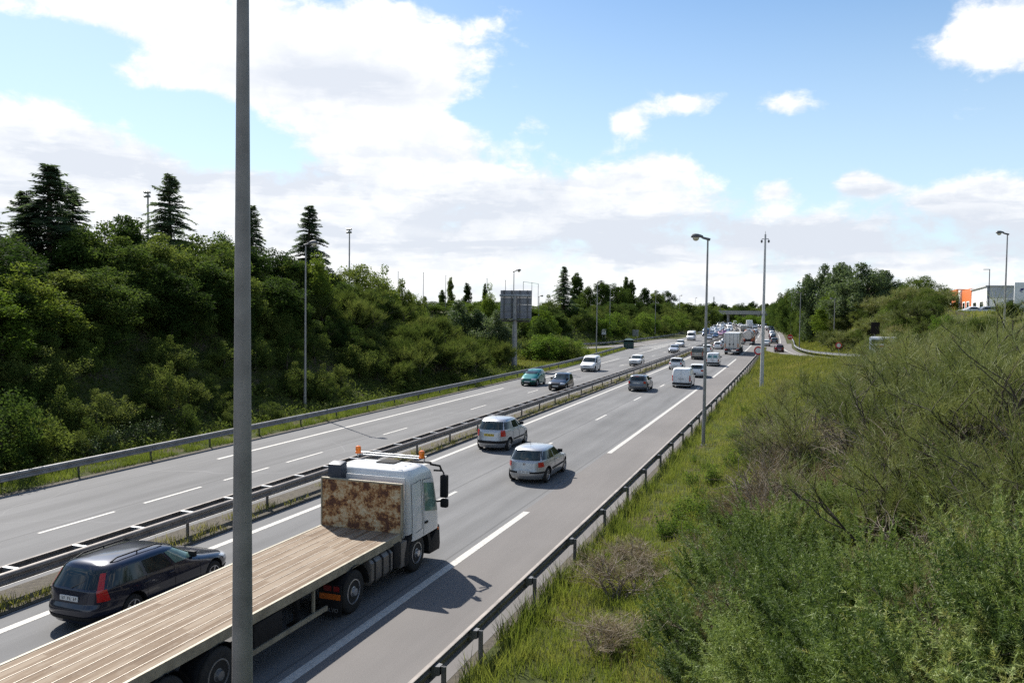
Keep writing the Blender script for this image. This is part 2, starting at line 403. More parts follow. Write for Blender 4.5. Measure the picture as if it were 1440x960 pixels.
wl = lambda y: -27.75-2.6*float(ss(92, 158, y))*(1-float(ss(158.2, 158.4, y))) if y < 158.3 else -27.9-float(np.interp(y, [158.3, 195, 230, 270], [2.6, 1.9, .9, .1]))
sheet('road_left', wl, C_(-18.62), 0, M['asph_l'])
sheet('road_right', C_(-17.12), C_(-9.30), 0, M['asph_r'])
wr = lambda y: -6.33+4.7*float(ss(174, 196, y))
sheet('hard_shoulder', C_(-9.30), wr, 0, M['asph_sh'])
def soil_mat():
    m, nt, b = new_mat('median_soil')
    f = noise(nt, 5, 7, .75); r = ramp(nt, f, [(.3, (.035, .030, .021)), (.55, (.095, .08, .058)), (.75, (.075, .080, .030))])
    nt.links.new(r.outputs[0], b.inputs['Base Color']); b.inputs['Roughness'].default_value = .95
    bn = nd(nt, 'ShaderNodeBump'); bn.inputs['Strength'].default_value = 1; bn.inputs['Distance'].default_value = .06
    nt.links.new(f, bn.inputs['Height']); nt.links.new(bn.outputs[0], b.inputs['Normal']); return m
M['soil'] = soil_mat()
sheet('median_strip', C_(-18.62), C_(-17.12), .012, M['soil'])
sheet('verge_left', C_(-28.9), C_(-27.75), -.004, M['soil'], [y for y in YS if y < 100])
sheet('verge_right', C_(-6.33), C_(-5.95), -.004, M['soil'], [y for y in YS if y < 172])
def ribbon(name, PL, hw, dz, mat, kind='structure', off=0.0):
    vs, fs, uv = [], [], []; acc = 0
    for i, p in enumerate(PL):
        a = PL[max(i-1, 0)]; b = PL[min(i+1, len(PL)-1)]; d = (b-a)[:2]; d = d/np.hypot(*d); n = np.array([-d[1], d[0]])
        if i: acc += np.hypot(*(PL[i]-PL[i-1])[:2])
        for s in (1, -1):
            q = p[:2]+n*(off+s*hw); vs.append((q[0], q[1], p[2]+dz)); uv.append((s*hw, acc))
    for i in range(len(PL)-1): fs.append((2*i, 2*i+1, 2*i+3, 2*i+2))
    me = bpy.data.meshes.new(name); me.from_pydata(vs, [], fs); me.materials.append(mat); ul = me.uv_layers.new(name='uv')
    for lp in me.loops: ul.data[lp.index].uv = uv[lp.vertex_index]
    return tag(put(bpy.data.objects.new(name, me)), kind=kind)
ribbon('ramp_right', RR[24:], 3.3, -.006, M['asph_ramp'])
ribbon('ramp_left', RL[10:], 2.9, -.010, M['asph_ramp'])

# painted markings
def paint_mat():
    m, nt, b = new_mat('road_paint')
    f = noise(nt, 9, 6, .8); r = ramp(nt, f, [(.30, (.20, .195, .185)), (.43, (.40, .385, .35)), (.58, (.50, .48, .435)), (.8, (.56, .53, .48))])
    nt.links.new(r.outputs[0], b.inputs['Base Color']); b.inputs['Roughness'].default_value = .7; return m
M['mark'] = paint_mat()
mk = MB()
def dash(u, y0, y1, w, z=.005, uf=None):
    n = max(1, int((y1-y0)/6)); ys_ = [y0+(y1-y0)*i/n for i in range(n+1)]; b = []
    for y in ys_:
        uu = uf(y) if uf else u
        b += [(uu-w/2+shift(y), y, z), (uu+w/2+shift(y), y, z)]
    mk.add(b, [(2*i, 2*i+1, 2*i+3, 2*i+2) for i in range(n)])
dash(-16.33, -14, 520, .22)
for k in range(-1, 12):                       # 39 m dashes, 13 m gaps
    y0 = 40.4+52*k
    if y0+39 < -5: continue
    y1 = y0+39
    if y0 > 170: y0 = max(y0, 170)
    dash(-9.16, max(y0, -14), y1 if not (y0 < 172 < y1) else 174, .24)
for k in range(-5, 36): dash(-12.74, 40.0+13*k-.6, 43.0+13*k-.6, .15)
for k in range(-2, 10): dash(-25.67, max(31.3+52*k, -14), 31.3+52*k+39, .2)
for k in range(-6, 4): dash(-22.30, 18.9+4.33*k+.0, 21.9+4.33*k, .13)
for k in range(0, 34): dash(-22.30, 41.1+13*k, 44.1+13*k, .13)
dash(-18.95, -14, 520, .18)
# aux lane / gore lines
dash(0, 174, 196, .22, uf=lambda y: -9.16+1.5*float(ss(174, 196, y))*0)
dash(0, 205, 420, .2, uf=lambda y: -3.1)
dash(0, 158, 232, .2, uf=lambda y: float(np.interp(y, [158, 195, 232], [-26.4, -26.2, -25.9])))
dash(0, 158, 200, .2, uf=lambda y: float(np.interp(y, [158, 200], [-28.7, -26.3])), z=.0062)
for k in range(9):
    y = 162+k*4.2; w0 = float(np.interp(y, [158, 200], [-28.5, -26.3])); a = -26.3
    mk.add([(w0+shift(y), y, .0055), (w0+shift(y), y+.9, .0055), (a+shift(y), y+2.4, .0055), (a+shift(y), y+1.5, .0055)], [(0, 1, 2, 3)])
o = mk.build('lane_markings', M['mark']); tag(o, kind='structure')
def ramp_line(name, PL, off, w, dz):
    return ribbon(name, PL, w/2, dz, M['mark'], off=off)
ramp_line('ramp_edge_line', RR[30:58], 1.55, .2, .004)
ramp_line('ramp_side_line', RR[32:47], -2.7, .2, .004)
ramp_line('exit_edge_line', RL[18:60], 2.4, .18, .004)
# ------------------------------------------------------------------ guard rails
WPROF = [(.0, .0), (.075, .03), (.08, .09), (.015, .135), (.015, .175), (.08, .22), (.078, .275), (.062, .298), (-.02, .306), (-.025, .29)]   # (out, up)
def beam_mesh(path, face, zb, mb, mi=0, thick=.006):
    """path: list of (x,y,z0); face=+1 bulges to the right of the heading"""
    n = len(WPROF); vs = []
    for i, p in enumerate(path):
        a, b = path[max(i-1, 0)], path[min(i+1, len(path)-1)]
        dx, dy = b[0]-a[0], b[1]-a[1]; L = math.hypot(dx, dy); nx, ny = dy/L*face, -dx/L*face
        for o_, u_ in WPROF: vs.append((p[0]+nx*o_, p[1]+ny*o_, p[2]+zb+u_))
        for o_, u_ in reversed(WPROF): vs.append((p[0]+nx*(o_-thick*2), p[1]+ny*(o_-thick*2), p[2]+zb+u_))
    k = 2*n
    fs = [(i*k+j, i*k+(j+1) % k, (i+1)*k+(j+1) % k, (i+1)*k+j) for i in range(len(path)-1) for j in range(k)]
    mb.add(vs, fs, mi)
def road_path(u, y0, y1, step=4.0, uf=None):
    n = max(2, int((y1-y0)/step)+1); out = []
    for i in range(n):
        y = y0+(y1-y0)*i/(n-1); uu = uf(y) if uf else u; out.append((uu+shift(y), y, 0.0))
    return out
def post_mb(x, y, z, h, hd, spacer=0, deep=.085, w=.042):
    m = MB(); ca, sa = math.cos(-hd), math.sin(-hd)
    T = lambda px, py, pz: (x+px*ca-py*sa, y+px*sa+py*ca, z+pz)
    prof = [(-deep/2, -w/2), (deep/2, -w/2), (deep/2, -w/2+.012), (-deep/2+.012, -w/2+.012), (-deep/2+.012, w/2-.012), (deep/2, w/2-.012), (deep/2, w/2), (-deep/2, w/2)]
    n = len(prof); vs = [T(a, b, -.25) for a, b in prof]+[T(a, b, h-.05) for a, b in prof]
    m.add(vs, [tuple(range(n))[::-1], tuple(range(n, 2*n))]+[(i, (i+1) % n, n+(i+1) % n, n+i) for i in range(n)])
    return m, T
def make_rail(name, label, path_fn, face, post_off, y0, y1, post_ys, mat, postmat, spacer=True, group=None, zb=.44):
    p0 = path_fn(y0, y1); t = thing(name, label, 'guard rail', (p0[0][0], p0[0][1], p0[0][2]), 0, group)
    off = Vector(t.location)
    loc = [(p[0]-off.x, p[1]-off.y, p[2]-off.z) for p in p0]
    m = MB(); beam_mesh(loc, face, zb, m); m.build('beam', mat, t, smooth=True, angle=50)
    rest = MB()
    for i, y in enumerate(post_ys):
        q = path_fn(y, y+1.0); hd = math.atan2(q[1][0]-q[0][0], q[1][1]-q[0][1])
        px, py, pz = q[0][0]-off.x+post_off*face*math.cos(hd), q[0][1]-off.y, q[0][2]-off.z
        pm, T = post_mb(px, py, pz, .74, hd)
        if spacer:
            s = -post_off*face; sg = 1 if s > 0 else -1
            vs = [T(sg*.05, -.07, .54), T(s, -.10, .50), T(s, -.10, .70), T(sg*.05, -.07, .70), T(sg*.05, .07, .54), T(s, .10, .50), T(s, .10, .70), T(sg*.05, .07, .70)]
            pm.add(vs, [(0, 1, 2, 3), (4, 7, 6, 5), (0, 4, 5, 1), (3, 2, 6, 7), (1, 5, 6, 2)], 0)
        if i < 60: pm.build('post', postmat, t)
        else: rest.add(pm.v, pm.f)
    if rest.v:
        o = rest.build('post', postmat, t); o['kind'] = 'stuff'
    return t
rp = lambda u, uf=None: (lambda a, b: road_path(u, a, b, uf=uf))
near_posts = [-4, -.4, 3.2, 6.8, 10.0, 13.37, 15.16]+[18.64+3.66*k for k in range(41)]
make_rail('guard_rail', 'grey steel guard rail at the edge of the grass beside the near hard shoulder', rp(-6.22), -1, .20*-1*-1*-1, -8, 169, near_posts, M['rail_rust'], M['steel_dark'])
# double median barrier: one thing, two beams
t = thing('median_barrier', 'double steel crash barrier on the median between the two carriageways', 'guard rail', (shift(-10)-17.88, -10, 0))
for u, face in ((-17.66, 1), (-18.14, -1)):
    m = MB(); beam_mesh([(p[0]-t.location.x, p[1]+10, 0) for p in road_path(u, -10, 560)], face, .47, m); m.build('beam', M['rail_rust'], t, smooth=True, angle=50)
rest = MB()
mposts = [4.4+4.0*k for k in range(136)]
for i, y in enumerate(mposts):
    hd = heading(y); pm, T = post_mb(-17.88+shift(y)-t.location.x, y+10, 0, .76, hd)
    if i < 45: pm.build('post', M['steel_dark'], t)
    else: rest.add(pm.v, pm.f)
o = rest.build('post', M['steel_dark'], t); o['kind'] = 'stuff'
rest = MB()
for i in range(270):
    y = 4.4+2.0*i; pm = MB()
    pm.box((-17.90+shift(y)-t.location.x, y+10, .765), (.46, .12, .02)); pm.box((-17.90+shift(y)-t.location.x, y+10, .71), (.46, .015, .12))
    if i < 48: pm.build('spacer', M['steel'], t)
    else: rest.add(pm.v, pm.f)
o = rest.build('spacer', M['steel'], t); o['kind'] = 'stuff'
lu = lambda y: -28.1-2.7*float(ss(92, 158, y))
make_rail('guard_rail', 'grey steel guard rail along the far left shoulder, ending short of the green divider nose', rp(0, lu), 1, -.18, -8, 151, [21.9+4.0*k for k in range(33)], M['rail_grey'], M['steel_dark'])
def poly_path(PL, off, dz=0.0):
    seg = np.hypot(*np.diff(PL[:, :2], axis=0).T); acc = np.concatenate([[0], np.cumsum(seg)])
    def at(s):
        q = np.array([np.interp(s, acc, PL[:, k]) for k in range(3)]); e = np.array([np.interp(s+.5, acc, PL[:, k]) for k in range(3)])-np.array([np.interp(s-.5, acc, PL[:, k]) for k in range(3)])
        L = math.hypot(e[0], e[1]); return (q[0]-e[1]/L*off, q[1]+e[0]/L*off, q[2]+dz)
    def f(a, b):
        n = max(2, int((b-a)/4)+1); return [at(a+(b-a)*i/(n-1)) for i in range(n)]
    return f, acc[-1]
f_, L_ = poly_path(RR, 3.75)
make_rail('guard_rail', 'pale sunlit guard rail curving along the outside of the right slip road', f_, -1, -.18*-1, 20, L_-20, [22+4.0*k for k in range(int((L_-44)/4))], M['steel'], M['steel_dark'])
f_, L_ = poly_path(RL, -3.6)
make_rail('guard_rail', 'steel guard rail on the far side of the left exit road under the dark trees', f_, 1, -.18, 12, L_-90, [14+4.0*k for k in range(int((L_-106)/4))], M['steel'], M['steel_dark'])
make_rail('guard_rail', 'far steel guard rail on the left shoulder leading towards the road bridge', rp(-28.1), 1, -.18, 272, 560, [274+4.0*k for k in range(70)], M['steel'], M['steel_dark'])

# ------------------------------------------------------------------ lamp posts
def lamp(loc, rz, H, label, r0=.095, r1=.045, arm=.45, mat=None, old=True, group='lamp posts along the motorway', sub=0):
    t = thing('street_lamp', label, 'street lamp', loc, rz, group); mat = mat or M['post']
    m = MB(); m.tube([(0, 0, -sub-.3), (0, 0, .0), (0, 0, H)], [r0*1.02, r0, r1], 12); m.box((0, 0, .02), (.36, .36, .04)); m.build('pole', mat, t, smooth=True)
    m = MB(); m.box((0, -r0-.004+.02, 1.0), (.11, .05, .42)); m.build('hatch', mat, t)
    m = MB(); m.tube([(-.12, 0, H+.0), (arm*.55, 0, H+.10), (arm*.75, 0, H+.16)], [.075, .065, .06], 10); m.build('arm', M['steel_dark'], t, smooth=True)
    m = MB(); x0 = arm*.55
    prof = [(x0, .05), (x0+.10, .10), (x0+.25, .15), (x0+.42, .17), (x0+.56, .14), (x0+.63, .06)]
    vs = []; n = 10
    for x, r in prof:
        for k in range(n):
            a = 2*PI*k/n; vs.append((x, r*math.cos(a)*.95, H+.17+max(-.045, r*math.sin(a))))
    m.add(vs, [(i*n+k, i*n+(k+1) % n, (i+1)*n+(k+1) % n, (i+1)*n+k) for i in range(len(prof)-1) for k in range(n)]+[tuple(range(n))[::-1], tuple((len(prof)-1)*n+k for k in range(n))])
    m.build('lamp_head', M['steel_dark'], t, smooth=True)
    m = MB(); m.lathe([(.175, .0), (.17, -.07), (.125, -.14), (.06, -.175), (.01, -.18)], (x0+.38, 0, H+.125), n=14); m.build('lamp_bowl', M['glassy'], t, smooth=True)
    return t
def lamp_at(px, base_y, top_y, rz, label, z=None, **kw):
    p = on_z(px, base_y, 0 if z is None else z)
    lo, hi = 1, 40
    for _ in range(50):
        mid = (lo+hi)/2
        if project((p.x, p.y, p.z+mid))[1] > top_y: lo = mid
        else: hi = mid
    return lamp((p.x, p.y, p.z), rz, lo, label, **kw)
lamp((-5.15, 6.62, 0), PI, 11.2, 'tall grey lamp post crossing the whole view in front of the flatbed truck', mat=M['post_big'], r0=.122, r1=.05)
lamp_at(989, 626, 337, PI, 'lamp post on the grass just behind the near guard rail, its head over the road', r0=.10, r1=.045)
lamp_at(429, 581, 345, 0, 'lamp post at the foot of the dark wooded left bank', r0=.085, r1=.04)
lamp_at(721, 519, 382, 0, 'lamp post rising right in front of the big road sign seen from behind', r0=.09, r1=.045)
lamp_at(838.5, 497, 397, 0, 'lamp post on the grass wedge between left carriageway and exit road', r0=.10, r1=.06, z=.0)
for px, by, ty, lb in ((757, 486, 417, 'thin lamp post beside the exit road behind the clipped low bushes'), (857, 481, 406, 'lamp post beyond the exit road next to the small white sign'), (921, 474, 411, 'lamp post under the trees behind the green divider nose'), (955, 466, 416, 'lamp post at the foot of the trees left of the distant white van'), (977, 459, 419, 'most distant lamp post under the trees on the left bank')):
    lamp_at(px, by, ty, 0, lb, r0=.10, r1=.06)
p = on_y(1410, 518, 81)
lamp((p.x, p.y, tz(p.x, p.y)), PI, 11.6, 'lamp post on the grassy bank at the far right beside the white building', r0=.10, r1=.05, sub=.4)
lamp_at(1172, 498, 421, PI, 'lamp post in front of the round-leaved trees by the right slip road', r0=.11, r1=.06)
lamp_at(1124, 491, 412, PI, 'lamp post at the bend of the right slip road', r0=.11, r1=.06)
lamp_at(1112, 474, 413, PI, 'distant lamp post behind the small red sign on the right', r0=.12, r1=.07)
lamp_at(1109, 470, 419, PI, 'farthest lamp post on the right beside the dark trees', r0=.12, r1=.07)
lamp_at(1012, 456, 427, 0, 'tiny lamp post far ahead left of the queue', r0=.12, r1=.07)
def flat_lamp(px, Y, base_z, top_y, label):
    p = on_y(px, 430, Y); H = on_y(px, top_y, Y).z-base_z
    t = thing('street_lamp', label, 'street lamp', (p.x, Y, base_z), PI)
    m = MB(); m.tube([(0, 0, -.3), (0, 0, H)], [.09, .06], 10); m.build('pole', M['post_dark'], t, smooth=True)
    m = MB(); m.box((.42, 0, H+.02), (.95, .26, .09)); m.build('lamp_head', M['post_dark'], t, bevel=.02)
    return t

# camera mast
p = on_z(1071, 545, 0)
t = thing('camera_mast', 'tall pale tapering mast with small cameras on the grass beside the hard shoulder', 'mast', p)
m = MB(); m.tube([(0, 0, -.3), (0, 0, 5.3), (0, 0, 14.6)], [.19, .155, .085], 14); m.build('pole', M['mast'], t, smooth=True)
m = MB(); m.cyl((0, 0, 5.2), .18, .25, n=14); m.build('collar', M['mast'], t, smooth=True)
m = MB(); m.box((0, 0, 7.0), (.55, .10, .10)); m.cyl((-.28, 0, 7.05), .08, .22, n=10); m.cyl((.28, 0, 6.98), .07, .18, n=10); m.build('bracket', M['steel_dark'], t)
for s in (-1, 1):
    m = MB(); m.tube([(0, 0, 14.15), (s*.28, 0, 14.18), (s*.32, 0, 14.05)], .03, 8); m.lathe([(.09, 0), (.10, -.08), (.09, -.2), (.03, -.26)], (s*.32, 0, 14.05), n=10); m.build('dome_camera', M['steel_dark'], t, smooth=True)
m = MB(); m.tube([(0, 0, 14.6), (0, 0, 14.9)], [.03, .02], 6); m.build('tip', M['mast'], t)

# big road sign seen from behind
M['signback'] = plain('dull_sign_back', (.25, .25, .265), .55, .2, var=.2, scale=1.2)
p = on_z(723, 519, 0); Yb = p.y
t = thing('road_sign', 'large direction sign seen from behind on a stout grey post above the left verge', 'road sign', p, heading(Yb)*-1+.05)
W_ = (748-704)/F_PX*project(p)[2]*1.03; zt = on_y(726, 408, Yb).z; zb_ = on_y(726, 448, Yb).z
m = MB(); m.tube([(0, 0, -.3), (0, 0, zt-.6)], [.36, .22], 16); m.build('post', M['post'], t, smooth=True)
for k in range(4):
    m = MB(); z0, z1 = zb_+(zt-zb_)*k/4, zb_+(zt-zb_)*(k+1)/4-.02; x0 = .05
    m.box((x0, -.18+.4, (z0+z1)/2), (W_, .04, z1-z0)); m.box((x0, -.21+.4, z0+.05), (W_, .05, .05)); m.build('sign_panel', M['signback'], t)
for sx in (-W_*.38, -W_*.13, W_*.13, W_*.38):
    m = MB(); m.box((sx+.05, .10, (zt+zb_)/2), (.09, .14, zt-zb_)); m.build('rib', M['steel_dark'], t)
m = MB(); m.box((.05, .02, zt-.62), (W_*1.02, .22, .26)); m.build('cross_beam', M['steel'], t, bevel=.01)
m = MB(); m.box((.05, -.25, zb_-.12), (W_*.98, .8, .08)); m.box((.05, -.62, zb_+.4), (W_*.98, .03, .04)); m.box((.05, .1, zb_-.3), (W_*.9, .08, .2)); m.build('walkway', M['steel_dark'], t)

# green divider nose at the exit
p = on_z(884, 490, 0)
t = thing('divider_nose', 'dark green rounded divider nose standing where the exit road splits off', 'divider nose', p, .15)
m = MB(); n = 14; vs = []
for zz, k in ((0, 1.0), (1.35, .98), (1.7, .6)):
    for i in range(n+1):
        a = PI*i/n; vs.append((.98*math.cos(a)*(1-.12*(zz > 1.5)), 1.7*math.sin(a)*k, zz*.95+(.35*math.sin(a) if zz > 1.3 else 0)))
m.add(vs, [(j*(n+1)+i, j*(n+1)+i+1, (j+1)*(n+1)+i+1, (j+1)*(n+1)+i) for j in range(2) for i in range(n)]+[tuple(2*(n+1)+i for i in range(n+1)), (0, n, 2*n+1, n+1)])
M['nose'] = plain('green_plastic', (.012, .05, .045), .5)
m.build('shell', M['nose'], t, smooth=True)
m = MB(); m.tube([(-.9, -.05, .7), (.9, -.05, .7)], .05, 8); m.box((0, -.03, .4), (.1, .1, 1.2)); m.build('strut', M['steel_dark'], t)

# small signs
M['signwhite'] = plain('sign_white', (.72, .72, .70), .4, var=.06); M['signred'] = plain('sign_red', (.55, .02, .02), .35, var=.08); M['signblack'] = plain('sign_back_dark', (.014, .012, .011), .9, spec=.08)
def round_sign(loc, d, h, label, rz=0, inner='signwhite', two=False):
    t = thing('round_sign', label, 'road sign', loc, rz)
    m = MB(); m.tube([(0, .05, -.2), (0, .05, h+d/2)], .035, 8); m.build('post', M['steel'], t)
    m = MB(); m.cyl((0, 0, h), d/2, .03, 'Y', 24); m.build('rim', M['signred'], t)
    m = MB(); m.cyl((0, -.02, h), d*.33, .02, 'Y', 20); m.build('face', M[inner], t)
    return t
p = on_z(1066, 508, 0); round_sign(p, 1.25, 1.6, 'red-rimmed round sign at the tip of the grass wedge, half behind the mast')
p = on_y(1179, 500, 139); round_sign((p.x, 139, tz(p.x, 139)), .95, 1.5, 'red-rimmed round speed sign under the lamp post by the right slip road')
p = on_y(1111, 478, 205); t = thing('warning_sign', 'small red sign on the yellow grass beside the right slip road bend', 'road sign', (p.x, 205, tz(p.x, 205)))
m = MB(); m.tube([(0, .05, -.2), (0, .05, 2.2)], .05, 8); m.build('post', M['steel'], t)
m = MB(); m.cyl((0, 0, 1.7), .62, .04, 'Y', 24); m.build('face', M['signred'], t)
m = MB(); m.box((0, -.035, 1.7), (.85, .02, .2)); m.build('bar', M['signwhite'], t)
p = on_y(1230, 490, 112); zz = tz(p.x+4.2, 112); zt_ = on_y(1230, 453, 112).z
t = thing('message_sign', 'dark rectangular sign back on a post above the white truck on the right bank', 'road sign', (p.x, 112, zz))
hh = zt_-zz
m = MB(); m.tube([(0, .1, -.4), (0, .1, hh)], .07, 8); m.build('post', M['steel_dark'], t)
m = MB(); m.box((0, 0, hh-.75), (1.02, .12, 1.5)); m.build('panel', M['signblack'], t, bevel=.02)
m = MB(); m.box((0, 0, hh-1.9), (.95, .05, .35)); m.build('small_plate', M['steel'], t)
for px, Y, w, h, lb in ((849, 178, .95, 1.25, 'small white square sign by the exit road left of the divider nose'), (893.5, 200, 1.5, 1.55, 'small grey sign on two posts under the trees behind the divider nose'), (925, 240, 1.2, 1.4, 'grey sign board low under the trees beyond the divider nose')):
    p = on_y(px, 476, Y); z0 = tz(p.x, Y)
    t = thing('small_sign', lb, 'road sign', (p.x, Y, z0))
    for s in (-1, 1):
        m = MB(); m.tube([(s*w*.3, .06, -.3), (s*w*.3, .06, 2.6)], .04, 6); m.build('post', M['steel'], t)
    m = MB(); m.box((0, 0, 2.6-h/2), (w, .05, h)); m.build('panel', M['signwhite'] if px < 860 else M['steel'], t)
# stadium lights and net poles
def floodlight(px, top_y, Y, label, rows=2):
    p = on_y(px, top_y, Y); H = p.z-2
    t = thing('floodlight_mast', label, 'floodlight', (p.x, Y, 2))
    m = MB(); m.tube([(0, 0, -3), (0, 0, H)], [.22, .13], 8); m.build('pole', M['post'], t)
    m = MB(); m.box((0, 0, H-.2), (1.15, .1, .1)); m.box((0, 0, H-.85), (1.0, .1, .1)); m.build('cross_bar', M['steel_dark'], t)
    for i in range(3):
        for j in range(rows):
            m = MB(); m.box((-.42+.42*i, -.2, H-.05-j*.65), (.32, .3, .36), rx=.5); m.build('floodlamp', M['steel'], t, bevel=.03)
    return t
floodlight(491.5, 322, 150, 'sports ground floodlight mast rising behind the round-topped trees')
floodlight(208, 270, 105, 'sports ground floodlight mast beside the tall conifer on the left')
for i, (px, ty, Y, lb) in enumerate(((538, 379, 170, 'net pole left of the pale yellow-green tree top'), (560, 382, 172, 'net pole just right of the pale yellow-green tree top'), (595.5, 383, 174, 'net pole above the small dark conifer'), (627, 387, 178, 'net pole left of the tallest thin poplar'), (685, 392, 186, 'net pole beside the thin poplar near the sign'), (711, 394, 190, 'net pole just over the left corner of the big sign back'))):
    p = on_y(px, ty, Y); t = thing('net_pole', 'thin dark '+lb, 'pole', (p.x, Y, 1.5), 0, 'net poles round the sports field')
    m = MB(); m.tube([(0, 0, -2), (0, 0, p.z-1.5)], [.10, .06], 6); m.build('pole', M['steel_dark'], t)
    m = MB(); m.tube([(-.2, 0, p.z-1.5), (.2, 0, p.z-1.5)], .03, 5); m.build('cleat', M['steel_dark'], t)
p1, p2, p3 = on_y(736, 396, 195), on_y(748, 397, 195), on_y(757, 399, 195)
t = thing('goal_frame', 'pale frame of thin posts and bars above the bank right of the sign', 'frame', (p1.x, 195, 2))
for q in (p1, p2, p3):
    m = MB(); m.tube([(q.x-p1.x, 0, -1), (q.x-p1.x, 0, q.z-2)], .07, 6); m.build('post', M['steel'], t)
m = MB(); m.tube([(0, 0, p1.z-2), (p3.x-p1.x, 0, p3.z-2)], .05, 6); m.build('bar', M['steel'], t)
p = on_y(1004, 417, 700); t = thing('antenna_mast', 'faint antenna mast on the horizon above the road bridge', 'mast', (p.x, 700, 0))
m = MB(); m.tube([(0, 0, -1), (0, 0, p.z)], [.6, .35], 8); m.build('pole', M['steel'], t)
m = MB(); m.box((0, 0, p.z-1.5), (1.6, .3, .3)); m.build('crossarm', M['steel'], t)

# ------------------------------------------------------------------ road bridge
YB = 470
ZBR = 1.1
t = thing('road_bridge', 'pale concrete road bridge crossing the motorway far ahead behind the traffic queue', 'bridge', (shift(YB)-16, YB, ZBR), 0)
m = MB(); m.box((0, 0, 5.75), (110, 9, 1.1)); m.build('deck', M['concrete'], t, bevel=.05)
for s in (-1, 1):
    m = MB(); m.box((0, s*4.3, 6.75), (110, .25, .9)); m.box((0, s*4.3, 7.25), (110, .32, .1)); m.build('parapet', M['concrete'], t)
for x in (-2.0, -14.5, 14.0):
    m = MB()
    for yy in (-3, 0, 3): m.cyl((x, yy, 1.7), .45, 6.8, n=12)
    m.box((x, 0, 5.0), (1.2, 8, .5)); m.build('pier', M['concrete'], t)
for s, x in ((-1, -24), (1, 21)):
    m = MB(); m.prism([(-5.2, -2.4), (5.2, -2.4), (5.2, 5.2), (-5.2, 5.2)], x, x+s*16, 'X'); m.build('abutment', M['concrete'], t)

# ------------------------------------------------------------------ building on the right hill
YBD = 160
M['clad_o'] = plain('orange_cladding', (.62, .15, .025), .5, var=.08, scale=1); M['render'] = plain('white_render', (.84, .83, .80), .8, var=.06, scale=1)
M['clad_g'] = plain('grey_cladding', (.44, .46, .48), .5, var=.08, scale=1); M['rooflight'] = plain('roof_edge', (.5, .5, .5), .5)
b0 = on_y(1336, 438, YBD+14); zb0 = 7.35
t = thing('office_building', 'low white office building with orange wall sections and dark windows on the right hill', 'building', (b0.x, YBD, zb0))
sc_ = project((b0.x, YBD, zb0))[2]/F_PX      # metres per photo pixel there
uxy = lambda px, dy: (on_y(px, 430, YBD+dy).x-b0.x, dy)
H_ = on_y(1400, 403, YBD).z-zb0
def block(poly, h, name, mat, z0=-2.0):
    m = MB(); m.prism(poly, z0, h, 'Z'); return m.build(name, mat, t)
def on_wall(a, b, f0, f1, z0, z1, out, d, name, mat, parent):          # a slab on the wall a-b, standing out by d
    a, b = Vector((*a, 0)), Vector((*b, 0)); n = (b-a).normalized().cross(Vector((0, 0, 1))); n = n if n.x*-1+n.y*-1 > 0 else -n
    p, q = a+(b-a)*f0, a+(b-a)*f1; vs = []
    for r_ in (p+n*out, q+n*out, q+n*(out+d), p+n*(out+d)):
        vs += [(r_.x, r_.y, z0), (r_.x, r_.y, z1)]
    m = MB(); m.add(vs, [(0, 2, 4, 6), (1, 7, 5, 3), (0, 1, 3, 2), (2, 3, 5, 4), (4, 5, 7, 6), (6, 7, 1, 0)]); return m.build(name, mat, parent)
c1, c2 = uxy(1387, 0), uxy(1366, 24); c3, c4 = uxy(1365, 26), uxy(1352.5, 42); c5, c6 = uxy(1347, 44), uxy(1335, 62)
E_ = c1[0]+30
block([c1, (E_, 0), (E_, 30), (c2[0]+4, 30), c2], H_, 'wall', M['render'])
block([c3, (c3[0]+14, 31), (c4[0]+14, 44), c4], H_*1.10, 'wall', M['clad_o'])
block([(c4[0]-.3, 42.5), (c4[0]+9, 44.5), (c5[0]+9, 47), c5], H_*1.12, 'wall', M['render'])
block([(c5[0]-.2, 45), (c5[0]+12, 48), (c6[0]+12, 64), c6], H_*1.18, 'wall', M['clad_o'])
on_wall(c1, (E_, 0), 0.0, 1.0, H_*.60, H_*.985, .01, .12, 'cladding_band', M['clad_g'], t)
m = MB(); m.prism([(c1[0]-.25, -.3), (E_, -.3), (E_, 30), (c2[0]+3, 30.3), (c2[0]-.3, 24.2)], H_+.01, H_+.22, 'Z'); m.build('roof', M['rooflight'], t)
for k in range(4):
    f0 = .10+k*.24; w_ = on_wall(c1, (E_, 0), f0, f0+.19, H_*.24, H_*.56, .01, .06, 'window', M['clad_g'], t)
    on_wall(c1, (E_, 0), f0+.012, f0+.09, H_*.27, H_*.53, .075, .02, 'pane', M['glass'], w_); on_wall(c1, (E_, 0), f0+.10, f0+.178, H_*.27, H_*.53, .075, .02, 'pane', M['glass'], w_)
for (a_, b_, hh_) in ((c1, c2, H_), (c3, c4, H_*1.1), (c5, c6, H_*1.18)):
    for f0 in (.12, .58):
        w_ = on_wall(a_, b_, f0, f0+.3, hh_*.12, hh_*.52, .01, .06, 'window', M['render'], t); on_wall(a_, b_, f0+.04, f0+.26, hh_*.16, hh_*.48, .075, .02, 'pane', M['glass'], w_)
m = MB(); m.box((c2[0]+.5, -2.5, H_*.05), (7, .3, H_*.34)); m.build('low_wall', M['render'], t)
flat_lamp(1390, 150, 8.0, 379, 'slim dark blue lamp post with flat head in front of the white building')
p = on_y(1432, 430, 118); zs = 6.9; zt_ = on_y(1432, 397, 118).z-zs
t = thing('company_sign', 'white upright sign panel with navy emblem and red word at the right edge', 'sign', (p.x, 118, zs))
m = MB(); m.box((.55, 0, (zt_-1)/2), (2.1, .22, zt_+1)); m.build('panel', M['signwhite'], t, bevel=.02)
M['navy_ink'] = plain('navy_emblem', (.02, .02, .16), .4); 
